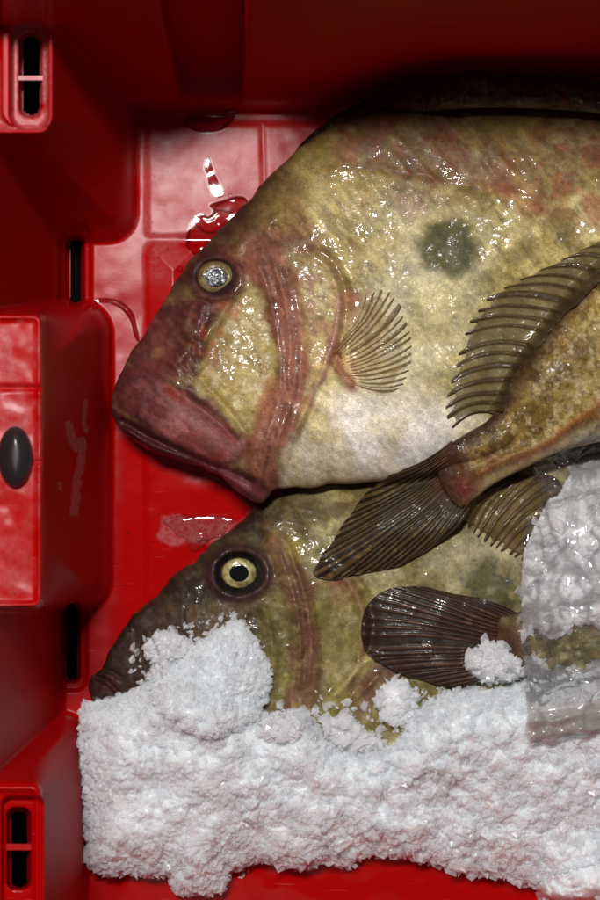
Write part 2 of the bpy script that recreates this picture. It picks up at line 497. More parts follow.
def ridge(X, Y, pts, amp, w, n=5):
    d, t = seg_dist(X, Y, cr(pts, False, n))
    return amp * np.exp(-(d / w) ** 2) * sstep(0, .08, t) * sstep(0, .08, 1 - t)
def plate(X, Y, pts, amp, f, n=5):
    return amp * sstep(-f, f, sdf(X, Y, cr(pts, True, n)))

# ------------------------------------------------------------------ crate
def nested(X, Y, base, top, h, rb, rt):
    db = rrect(X, Y, *base, rb); dt = -rrect(X, Y, *top, rt)
    t = np.clip(np.maximum(db, 0) / (np.maximum(db, 0) + np.maximum(dt, 0) + 1e-6), 0, 1)
    t = np.where(db <= 0, 0, t)
    return h * t

def crate_height(X, Y):
    wv = 350 * (62 - X) / 88
    lw = np.clip((64 - X) / 64 * 250, 0, 400)
    yb = 118 - 30 * sstep(300, 430, X)
    gl = sstep(-5, 5, X - (163 + 22 * np.clip(Y, -60, 130) / 110)) * sstep(-4, 4, (246 - 5 * np.clip(Y, -60, 130) / 110) - X)
    tw = np.clip((yb - 6 - Y) / (yb - 6) * 388 - gl * 110 * sstep(112, 60, Y), 0, 400)
    z = np.maximum(lw, tw)
    # far walls, outside the picture
    z = np.maximum(z, np.clip((X - 700) * 4, 0, 400))
    z = np.maximum(z, np.clip((Y - 960) * 3, 0, 400))
    z = np.maximum(z, nested(X, Y, (-300, 137, -300, 243), (-300, 52, -300, 132), 300, 30, 14))
    z = np.maximum(z, nested(X, Y, (-300, 112, 300, 612), (-300, 43, 313, 609), 300, 34, 10))
    z = np.maximum(z, nested(X, Y, (-300, 88, 712, 1300), (-300, 43, 782, 1300), 300, 26, 12))
    return z

def build_crate():
    r = root('fish_crate', 300, 450, 0, 'red moulded plastic fish crate holding the fish and the ice', 'crate')
    def axis(a0, f0, f1, a1, fine=1.5, coarse=9):
        return np.concatenate([np.arange(a0, f0, coarse), np.arange(f0, f1, fine), np.arange(f1, a1, coarse)])
    xs = axis(-130, -12, 345, 345, 1.35); xs = np.concatenate([xs, np.arange(345, 610, 4), np.arange(610, 860, 12)])
    ys = axis(-130, -12, 912, 1160, 1.35, 12)
    X, Y = np.meshgrid(xs, ys)
    z = crate_height(X, Y)
    sm = z
    for _ in range(5):
        p = np.pad(sm, 1, mode='edge')
        sm = (p[:-2, 1:-1] + p[2:, 1:-1] + p[1:-1, :-2] + p[1:-1, 2:] + 4 * sm) / 8
    z = sm
    floor = sstep(12, 0, z)
    # floor relief: raised pads with grooves between, as moulded
    pad = np.maximum(rrect(X, Y, 147, 560, 124, 236, 4), rrect(X, Y, 146, 560, 243, 600, 8)) 
    pad = np.minimum(pad, np.abs(X - 264 - (Y - 180) * .03) - 1)
    z = z + floor * 1.5 * sstep(-5, 5, pad)
    pyr = rrect(X, Y, 146, 200, 243, 330, 6)
    z = z + floor * np.clip(pyr, 0, 30) * .28
    z = z + floor * 3.5 * (fbm(X, Y, 60, 3, 5) - .5)
    # a raised lip on the edges of the blocks
    lip = rrect(X, Y, -300, 43, 313, 609, 10)
    z = z + 5 * np.exp(-((lip - 4) / 3.0) ** 2)
    z = z - 4 * np.exp(-((Y - 388) / 2.5) ** 2) * sstep(0, 3, lip) - 3 * np.exp(-((Y - 462) / 2.0) ** 2) * sstep(0, 3, lip)
    z = z + sstep(0, 6, lip) * 5 * (fbm(X, Y, 45, 3, 8) - .5)
    lipb = rrect(X, Y, -300, 52, -300, 132, 14)
    z = z + 4 * np.exp(-((lipb - 3) / 2.5) ** 2)
    lipc = rrect(X, Y, -300, 43, 782, 1300, 12)
    z = z + 5 * np.exp(-((lipc - 6) / 3.5) ** 2)
    # top left recess with its slot
    rec = rrect(X, Y, 11, 49, 22, 129, 15)
    z = z - 16 * sstep(-2.5, 2.5, rec)
    ledge = rrect(X, Y, -40, 12, 100, 133, 16)
    z = z - 10 * sstep(-2, 2, -rrect(X, Y, 0, 70, -40, 127, 18)) * sstep(0, 3, lipb)
    holes = [rrect(X, Y, 19, 41.5, 33, 117, 10),
             rrect(X, Y, 66, 84, 236, 305, 8), rrect(X, Y, 62.5, 80, 600, 682, 8),
             rrect(X, Y, 7, 30, 808, 889, 8)]
    rec2 = rrect(X, Y, 2, 42, 797, 1000, 8)
    z = z - 14 * sstep(-2, 2, rec2)
    rim = np.maximum(rrect(X, Y, 60, 90, 225, 312, 11), rrect(X, Y, 56, 86, 590, 690, 11))
    z = z - 7 * sstep(-3, 2, rim) * sstep(0, 1, sstep(90, 20, z))
    hol = np.maximum.reduce(holes)
    z = z - 26 * sstep(-1.5, 2.5, hol)
    nv = X.size
    idx = np.arange(nv).reshape(X.shape)
    a, b, c, e = idx[:-1, :-1], idx[:-1, 1:], idx[1:, 1:], idx[1:, :-1]
    keep = hol[:-1, :-1] < 3.2
    F = np.stack([a[keep], e[keep], c[keep], b[keep]], 1)
    # dirt with the thin puddle's painted reflection, and wetness
    nz = fbm(X, Y, 14, 5, 4); nz2 = fbm(X, Y, 40, 4, 6)
    dirt_sheen = np.zeros(X.shape)
    dirt_sheen = np.maximum(dirt_sheen, .95 * sstep(-1, 2, rec) * sstep(.25, .5, nz + .1))
    dirt_sheen = np.maximum(dirt_sheen, .6 * sstep(-2, 2, -rrect(X, Y, 0, 70, -40, 127, 18)) * sstep(0, 3, lipb) * (Y > 60))
    dirt_sheen = np.maximum(dirt_sheen, .15 * sstep(-6, 8, rrect(X, Y, 47, 84, 775, 880, 10) + (nz2 - .5) * 40) * sstep(905, 840, Y))
    for pts, w in (([(86, 402), (84, 418), (86, 430)], 2.2), ([(68, 425), (72, 440), (78, 450), (82, 441)], 4), ([(82, 445), (80, 465), (76, 485), (74, 512)], 4.5), ([(60, 484), (60, 490)], 2)):
        d, _ = seg_dist(X, Y, cr(pts)); dirt_sheen = np.maximum(dirt_sheen, 1.0 * sstep(1.15, .75, d / w + (fbm(X, Y, 6, 3, 2) - .5) * 1.1))
    fl = floor * sstep(110, 128, Y) * sstep(118, 140, X)
    dirt_sheen = np.maximum(dirt_sheen, .40 * floor * rrect(X, Y, 118, 420, 118, 420, 30).clip(0, 25) / 25 * sstep(.30, .62, nz2) )
    dirt_sheen = np.maximum(dirt_sheen, .55 * sstep(0, 4, lip) * sstep(.42, .70, nz) * sstep(560, 360, Y))
    dirt_sheen = np.maximum(dirt_sheen, .30 * sstep(0, 4, lip) * sstep(.35, .7, nz2))
    dirt_sheen = np.maximum(dirt_sheen, .35 * np.exp(-((lipb - 2) / 1.5) ** 2))
    dirt_sheen = np.maximum(dirt_sheen, .45 * sstep(-3, 3, rrect(X, Y, 160, 236, 516, 545, 8) + (nz - .5) * 16) * (z < 40) * 1.6)  # pale reflection of the thin puddle, painted into this colour mask
    wet = np.zeros(X.shape)
    for q in PUDDLES[:4]:
        d = sdf(X, Y, cr(q, True, 5)); wet = np.maximum(wet, sstep(-1.5, 1.5, d))
    dirt_sheen = dirt_sheen * (1 - .92 * wet)
    wet = np.maximum(wet, .8 * floor * sstep(345, 400, Y) * sstep(100, 130, X))
    wet = np.maximum(wet, .45 * (z > 12) * (lip < -2))
    matte = sstep(18, 60, z) * sstep(318, 296, Y) * (1 - sstep(0, 4, lipb) * .6)
    matte = np.maximum(matte, .6 * sstep(20, 60, z) * (X > 46) * (X < 112))
    matte = np.maximum(matte, .7 * sstep(8, 30, z) * (Y > 612) * (lipc < 0))
    o = mk('body', world(X.ravel(), Y.ravel(), z.ravel()), F, M_RED, r, None, True, {'dirt_sheen': dirt_sheen.ravel(), 'wet': wet.ravel(), 'matte': matte.ravel()})
    hm_add(X.ravel(), Y.ravel(), z.ravel())
    for _ in range(1):      # fill gaps of the coarse part
        m = HM == 0
        HM[m] = np.maximum(crate_height(*np.meshgrid(HX, HY)), 0)[m]
    for yb_, th in ((78, 2.2), (847, 3.2)):
        x0_, x1_ = (17, 44) if yb_ < 100 else (5, 33)
        zt_ = 282 if yb_ < 100 else 284
        q = [world(np.array(float(a)), np.array(float(b)), zz_) for zz_ in (zt_, zt_ - 14) for a, b in ((x0_, yb_ - th), (x1_, yb_ - th), (x1_, yb_ + th), (x0_, yb_ + th))]
        mk('slot_bar', np.array(q), np.array([(0, 3, 2, 1), (4, 5, 6, 7), (0, 1, 5, 4), (1, 2, 6, 5), (2, 3, 7, 6), (3, 0, 4, 7)]), M_RED, r, None, False, {'dirt_sheen': np.full(8, .9 if yb_ < 100 else .1), 'wet': np.zeros(8)})
    # oval black plug in the middle block
    pts = [(15 + 17.5 * math.cos(t), 457 + 31 * math.sin(t)) for t in np.linspace(0, 2 * math.pi, 20)[:-1]]
    blob('plug', pts, 16, 12, 303, M_RUBBER, r, sp=1.0, register=False)
    ring_pts = [(15 + 20 * math.cos(t), 457 + 34 * math.sin(t)) for t in np.linspace(0, 2 * math.pi, 20)[:-1]]
    # the outside of the crate: a rim and skirt so that it is a solid box from the side
    V = []; F2 = []
    x0, x1, y0, y1 = -130, 856, -130, 1156
    ring = [(x0, y0), (x1, y0), (x1, y1), (x0, y1)]
    for k, (zz, g) in enumerate(((398, 0), (402, 30), (370, 34), (-36, -40))):
        for (x, y) in ring:
            p = world(np.array(float(x)), np.array(float(y)), 400.0)
            sx = 1 if x > 300 else -1; sy = -1 if y > 450 else 1
            V.append((p[0] + sx * g * S, p[1] + sy * g * S, zz * S))
    for k in range(3):
        for i in range(4):
            F2.append((k * 4 + i, (k + 1) * 4 + i, (k + 1) * 4 + (i + 1) % 4, k * 4 + (i + 1) % 4))
    sk = mk('rim', np.array(V), np.array(F2), M_RED, r, None, False)
    set_origin(r, 300, 450, 0)
    return r

PUDDLES = [
    [(188, 117), (198, 114), (212, 116), (226, 112), (236, 110), (233, 120), (222, 130), (206, 133), (192, 130), (184, 124)],
    [(206, 160), (210, 159), (213, 168), (217, 178), (223, 190), (222, 197), (214, 197), (209, 188), (207, 176), (204, 168)],
    [(212, 203), (222, 200), (236, 196), (246, 198), (250, 210), (240, 240), (215, 262), (200, 262), (192, 252), (186, 246), (187, 234), (190, 224), (194, 216), (202, 213), (208, 216), (213, 211), (209, 206)],
    [(94, 299), (108, 298), (122, 302), (133, 313), (138, 330), (139, 342), (134, 336), (129, 319), (119, 308), (107, 303), (96, 303)],
    [(163, 522), (172, 517), (190, 515), (214, 516), (230, 517), (236, 521), (228, 527), (222, 536), (212, 539), (205, 545), (196, 552), (190, 549), (186, 539), (178, 536), (170, 528)],
]

crate = build_crate()
HM0 = HM.copy()

# ------------------------------------------------------------------ the big fish
F1 = [(112, 410), (114, 392), (122, 374), (136, 347), (152, 318), (170, 290), (190, 262), (212, 237), (236, 212), (262, 184), (285, 160), (306, 142), (335, 124),
      (370, 111), (420, 103), (480, 100), (540, 101), (600, 106), (660, 125), (705, 165), (725, 215), (715, 275), (670, 335), (620, 380), (560, 425), (500, 455), (440, 472), (385, 481),
      (330, 486), (290, 488), (274, 489), (268, 498), (262, 503), (250, 499), (234, 489), (214, 474), (190, 465), (160, 456), (135, 442), (119, 427)]
JAW = [(124, 366), (150, 374), (180, 390), (210, 412), (234, 434), (242, 446), (238, 458), (224, 463), (202, 456), (170, 440), (138, 420), (119, 404), (117, 384)]
CHEEK = [(236, 300), (258, 284), (270, 318), (275, 350), (272, 378), (262, 402), (252, 432), (236, 424), (214, 400), (198, 382), (204, 352), (220, 322)]
BAND = [(252, 236), (275, 230), (288, 262), (300, 300), (306, 335), (304, 372), (292, 420), (282, 455), (272, 494), (256, 492), (248, 462), (256, 425), (268, 400), (278, 365), (276, 325), (262, 285), (250, 258)]
OPER = [(288, 258), (305, 250), (325, 266), (337, 292), (337, 325), (326, 360), (308, 402), (294, 420), (306, 375), (308, 335), (302, 300)]
MANT = [(300, 430), (330, 400), (380, 390), (430, 405), (470, 420), (500, 450), (440, 475), (380, 482), (280, 490), (285, 455)]

def uneven(pts, amp, sc, seed):
    P = cr(pts, True, 5)
    return np.stack([P[:, 0] + amp * (fbm(P[:, 0], P[:, 1], sc, 3, seed) - .5) * 2, P[:, 1] + amp * (fbm(P[:, 0], P[:, 1], sc, 3, seed + 7) - .5) * 2], 1)
def f1_mid(X, Y):
    return 46 + 26 * sstep(330, 480, Y) * sstep(120, 260, X) + 14 * sstep(200, 110, Y)
def f1_T(X, Y):
    return 34 + 14 * sstep(150, 330, X)
def f1_w(X, Y):
    return 58 + 30 * sstep(150, 400, X)
def f1_detail(X, Y, d):
    z = np.zeros(X.shape)
    z += 8 * (fbm(X, Y, 90, 3, 21) - .5)
    z += 2.6 * (fbm(X, Y, 30, 3, 22) - .5)
    # head furniture
    z += plate(X, Y, JAW, 5, 4) * (.45 + .55 * sstep(140, 220, X))
    for k_ in range(5):
        o_ = k_ * 9
        z += ridge(X + 5 * (fbm(X, Y, 20, 2, 70 + k_) - .5), Y, [(138 + o_, 352 - o_ * .9), (158 + o_ * .8, 356 - o_ * .6), (178 + o_ * .6, 372 - o_ * .6), (192 + o_ * .4, 388 - o_ * .6)], 1.8, 3.2)
    z += ridge(X, Y, [(196, 300), (186, 318), (190, 338), (204, 340), (210, 322)], 3, 4)
    z += ridge(X, Y, [(264, 236), (276, 216), (292, 212), (306, 226)], 3, 4) + ridge(X, Y, [(240, 236), (258, 218), (280, 200)], 2, 4)
    z += ridge(X, Y, [(122, 368), (160, 380), (200, 408), (240, 442)], 3, 6)
    z += plate(X, Y, CHEEK, -2, 6)
    z += plate(X, Y, BAND, 2, 5)
    X0, Y0 = X, Y
    X = X + 10 * (fbm(X, Y, 55, 2, 35) - .5); Y = Y + 10 * (fbm(X0, Y, 55, 2, 36) - .5)
    am = .05 + .8 * fbm(X, Y, 40, 2, 37)
    z += am * ridge(X, Y, [(258, 252), (270, 300), (279, 340), (281, 380), (270, 425), (262, 465), (262, 492)], 4, 3.5)
    z += (1.2 - am) * ridge(X, Y, [(272, 250), (286, 300), (292, 340), (291, 375), (282, 420), (270, 460)], 3, 3.6)
    z += am * ridge(X, Y, [(278, 240), (298, 290), (304, 330), (302, 370), (290, 420)], 2.0, 4)
    X, Y = X0, Y0
    z += ridge(X, Y, [(300, 248), (325, 264), (338, 292), (338, 325), (327, 362), (308, 404), (292, 440), (280, 480)], 2.4, 4)
    z -= ridge(X, Y, [(305, 244), (333, 262), (345, 292), (344, 328), (332, 366), (314, 408), (298, 444)], 4, 5)
    z -= ridge(X, Y, [(116, 416), (140, 432), (175, 450), (212, 466), (240, 476), (258, 486)], 6, 3.5)
    z += ridge(X, Y, [(120, 426), (150, 445), (190, 458), (225, 476), (256, 498)], 4, 4)
    # eye orbit
    r = np.hypot((X - 216) / 1.15, (Y - 277))
    z += 5 * np.exp(-((r - 21) / 4.5) ** 2) - 6 * np.exp(-(r / 15) ** 4)
    z += ridge(X, Y, [(232, 258), (246, 238), (262, 225), (290, 222), (310, 240)], 4, 5)
    z += ridge(X, Y, [(234, 292), (225, 312), (208, 335), (198, 360)], 4, 5)
    z += ridge(X, Y, [(205, 300), (196, 325), (186, 350), (170, 368)], 4, 6)
    z -= ridge(X, Y, [(196, 372), (215, 396), (236, 420), (250, 440)], 4, 4)
    hd = sstep(330, 260, X + (Y - 300) * .15)
    z += hd * 3.4 * (ridged(X * 1.0, Y * .55, 30, 3, 31) - .5) * sstep(-4, 6, -sdf(X, Y, cr(CHEEK, True, 4)))
    z += hd * 2.0 * (fbm(X, Y, 8, 3, 33) - .5)
    # body: muscle folds, lateral line
    z += ridge(X, Y + 10 * (fbm(X, Y, 20, 2, 44) - .5), [(300, 186), (330, 172), (370, 166), (420, 176), (470, 188), (540, 200), (640, 220)], 1.2, 5)
    bod = sstep(300, 350, X) * sstep(330, 220, Y)
    u = X * .62 + Y * .78; v = -X * .78 + Y * .62
    z += bod * 1.6 * (ridged(u / 4.2, v, 16, 2, 41) - .5)
    z += .8 * (fbm(X, Y, 8, 3, 43) - .5)
    z -= 3 * np.exp(-(np.hypot(X - 449, Y - 247) / 32) ** 2)
    z += ridge(X, Y, [(336, 352), (340, 372), (352, 388)], -5, 6)
    z += plate(X, Y, [(300, 380), (325, 372), (350, 385), (385, 392), (375, 410), (330, 415), (300, 430)], 3, 8)
    return z
def f1_paint(X, Y, d, z):
    p = Paint(X, Y, (188, 170, 106))
    p.noise((132, 118, 60), 42, .42, .62, .8, 1)
    p.noise((208, 194, 136), 30, .50, .68, .75, 2)
    p.noise((104, 92, 36), 14, .46, .66, .65, 4, rot=.9, asp=2)
    p.noise((196, 178, 108), 9, .52, .70, .4, 5)
    up = sstep(235, 120, Y + (p.wy - Y) * 1.6)
    p.mix(.75 * up, (122, 84, 48))
    p.noise((165, 142, 88), 22, .50, .66, .6, 7, rot=-.5, asp=2.5, mask=up)
    p.noise((140, 62, 34), 9, .54, .68, .65, 8, mask=up * sstep(250, 330, X))
    p.noise((138, 68, 44), 30, .55, .70, .55, 17, mask=sstep(300, 200, Y))
    p.line([(296, 192), (330, 175), (372, 168), (430, 178), (480, 182), (560, 200)], (118, 62, 38), 5, .5)
    p.line([(440, 150), (500, 185), (560, 215), (620, 230)], (150, 80, 52), 9, .4)
    p.poly(MANT, (214, 206, 196), 26, .95)
    p.poly([(400, 250), (470, 290), (440, 370), (380, 400), (360, 320)], (208, 200, 166), 34, .75)
    p.noise((188, 168, 104), 34, .50, .70, .4, 12, mask=sstep(370, 440, Y))
    p.noise((176, 160, 60), 60, .50, .66, .35, 14)
    p.spot(300, 190, 40, (200, 186, 130), .5, ry=22); p.spot(395, 218, 40, (205, 196, 165), .45, ry=24)
    # the dark spot
    r = np.hypot(X - 449 + (p.wx - X) * .6, (Y - 247 + (p.wy - Y) * .6) * 1.1)
    p.mix(.6 * np.exp(-((r - 40) / 7) ** 2), (206, 196, 150))
    p.mix(.95 * sstep(39, 22, r), (74, 70, 24)); p.mix(.5 * sstep(16, 3, r), (96, 90, 70))
    # head
    HEAD = [(100, 420), (112, 380), (150, 310), (210, 230), (270, 175), (300, 178), (296, 205), (318, 240), (338, 270), (340, 325), (326, 365), (305, 410), (286, 450), (274, 510), (240, 510), (150, 460)]
    p.poly(HEAD, (124, 80, 58), 12, .93)
    p.noise((158, 128, 84), 15, .50, .66, .7, 19, mask=sstep(-4, 6, sdf(X, Y, cr(HEAD, True, 4))))
    p.noise((120, 48, 46), 18, .50, .66, .7, 20, mask=sstep(-4, 6, sdf(X, Y, cr(HEAD, True, 4))))
    p.noise((66, 34, 34), 26, .45, .62, .8, 21, mask=sstep(8, -8, sdf(X, Y, cr([(235, 200), (345, 200), (345, 420), (250, 500), (225, 300)], True, 4))) * sstep(-4, 6, sdf(X, Y, cr(HEAD, True, 4))))
    p.poly([(256, 196), (285, 180), (300, 215), (285, 238), (262, 238), (250, 215)], (158, 132, 80), 9, .8)
    p.spot(286, 196, 26, (150, 118, 60), .6)
    p.poly(OPER, (188, 164, 108), 8, .9, warp=.8)
    p.spot(318, 296, 16, (196, 182, 130), .6, ry=24)
    p.noise((135, 70, 62), 10, .50, .64, .55, 23, mask=sstep(-4, 4, sdf(X, Y, cr(OPER, True, 4))))
    p.poly(CHEEK, (198, 178, 116), 7, .95, warp=.75)
    chm = sstep(-2, 5, sdf(X, Y, cr(CHEEK, True, 4)))
    p.noise((160, 132, 58), 22, .50, .68, .6, 25, mask=chm); p.noise((222, 208, 160), 10, .52, .68, .7, 26, mask=chm)
    p.noise((140, 82, 50), 5, .64, .76, .4, 27, mask=chm)
    p.poly(BAND, (150, 94, 72), 7, .85, warp=.8)
    p.line([(264, 260), (276, 300), (285, 345), (286, 380), (276, 425), (266, 465)], (96, 46, 42), 2.2, .5, warp=.6)
    p.noise((176, 118, 88), 10, .52, .68, .5, 36, rot=1.2, asp=3, mask=sstep(-2, 5, sdf(X, Y, cr(BAND, True, 4))))
    p.line([(280, 270), (294, 310), (297, 350), (294, 390), (282, 430)], (104, 54, 46), 2, .6)
    p.line([(268, 380), (262, 410), (256, 440)], (190, 120, 90), 5, .5)
    p.poly(JAW, (134, 70, 66), 8, .85, warp=.6)
    jm = sstep(-2, 3, sdf(X, Y, cr(JAW, True, 4)))
    p.mix(.75 * jm * sstep(205, 130, X + (p.wx - X)), (96, 42, 42))
    p.noise((160, 100, 98), 22, .50, .68, .7, 29, rot=.6, asp=2, mask=jm); p.noise((150, 58, 46), 14, .50, .68, .6, 30, mask=jm); p.noise((120, 62, 56), 20, .55, .7, .5, 35, mask=jm)
    p.line([(118, 382), (120, 402), (145, 425)], (78, 30, 32), 9, .6)
    p.line([(185, 412), (208, 430), (232, 448)], (176, 128, 128), 9, .5)
    p.line([(124, 366), (152, 374), (182, 388), (212, 410), (238, 436)], (88, 38, 38), 3, .5)
    p.line([(130, 424), (170, 444), (204, 459), (226, 467)], (60, 18, 20), 3, .8)
    p.poly([(110, 408), (135, 424), (180, 448), (225, 466), (262, 480), (274, 500), (262, 506), (225, 486), (180, 466), (130, 442)], (82, 26, 28), 4, .95, warp=.2)
    p.line([(225, 474), (245, 488), (262, 496)], (150, 80, 84), 6, .6)
    p.poly([(150, 320), (185, 295), (215, 302), (200, 345), (178, 372), (130, 362)], (108, 46, 46), 10, .6)
    p.noise((176, 96, 64), 9, .55, .70, .6, 34, mask=sstep(-4, 4, sdf(X, Y, cr([(205, 300), (245, 300), (215, 350), (195, 370), (190, 330)], True, 4))))
    p.spot(214, 362, 12, (170, 60, 56), .5)
    # orbit
    r = np.hypot((X - 216) / 1.15, (Y - 277))
    p.mix(.8 * sstep(29, 21, r), (92, 50, 48)); p.mix(.8 * sstep(20, 17, r), (40, 24, 18))
    # pectoral root and the edge of the gill
    p.line([(334, 345), (340, 370), (354, 386)], (112, 42, 44), 6, .8)
    p.poly([(336, 330), (352, 300), (372, 298), (384, 330), (372, 372), (350, 380)], (162, 112, 70), 10, .45)
    p.spot(352, 300, 12, (150, 66, 50), .6)
    p.line([(340, 296), (339, 325), (328, 364), (308, 406)], (170, 120, 118), 2.5, .6)
    # dark dorsal edge
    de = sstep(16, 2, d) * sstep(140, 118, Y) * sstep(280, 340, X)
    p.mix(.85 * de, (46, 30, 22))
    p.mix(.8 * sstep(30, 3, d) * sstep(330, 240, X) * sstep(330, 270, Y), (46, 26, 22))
    p.mix(.5 * sstep(185, 120, Y + (p.wy - Y)), (58, 38, 24))  # shadow of the crate wall painted over the upper back
    u_ = X * .8 + Y * .6; v_ = -X * .6 + Y * .8
    for sc_, sd_ in ((9, 501), (4.5, 505)):
        p.c = p.c * (1 + .45 * (fbm(u_ / 3.0 + 4 * fbm(X, Y, 40, 2, 510), v_, sc_, 3, sd_) - .5))[:, None]
    p.gain = .66 + .36 * sstep(120, 260, Y) + .06 * sstep(330, 440, Y) * sstep(280, 330, X) - .2 * sstep(330, 250, X)  # wall shade on back and brighter lit flank painted in; head tone darker
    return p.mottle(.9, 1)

def eye(parent, cx, cy, rx, ry, z0, iris, ring, pup, pr, cloud=0.0):
    pts = [(cx + rx * math.cos(t), cy + ry * math.sin(t)) for t in np.linspace(0, 2 * math.pi, 18)[:-1]]
    def paint(X, Y, d, z):
        p = Paint(X, Y, iris)
        r = np.hypot((X - cx) / rx, (Y - cy) / ry)
        p.noise(ring, 5, .42, .66, .7, 51)
        p.mix(sstep(.86, 1.0, r) * .8, (40, 26, 18))
        p.mix(.6 * np.exp(-((r - pr - .1) / .08) ** 2) * sstep(.3, .7, fbm(X, Y, 9, 2, 55) + .1), tuple(min(255, v + 40) for v in iris))
        p.noise((96, 70, 44), 8, .5, .7, .6, 56)
        p.mix(sstep(pr + .05, pr - .04, r), pup)
        if cloud: p.noise((176, 184, 190), 4, .5, .62, cloud, 53, mask=sstep(pr, pr - .1, r))
        return p.c
    def det(X, Y, d):
        r = np.hypot((X - cx) / rx, (Y - cy) / ry)
        return (1.2 * (fbm(X, Y, 5, 3, 52) - .5) if cloud else 0)
    e = blob('eye', pts, rx * .95, 5, z0, M_EYE, parent, sp=.7, detail=det, paint=paint)
    pp = [(cx + pr * rx * math.cos(t) * 1.02, cy + pr * ry * math.sin(t) * 1.02) for t in np.linspace(0, 2 * math.pi, 18)[:-1]]
    def paint2(X, Y, d, z):
        p = Paint(X, Y, pup)
        if cloud: p.noise((168, 176, 184), 4, .50, .66, cloud, 53, rot=.8, asp=2)
        return p.c
    blob('pupil', pp, 4, .5, z0 + 4.7, M_PUPC if cloud else M_PUP, e, sp=.5, detail=lambda X, Y, d: (1.4 * (fbm(X, Y, 4, 3, 57) - .5) if cloud else 0 * X) + .06 * (Y - cy), paint=paint2, under=1.0)
    return e

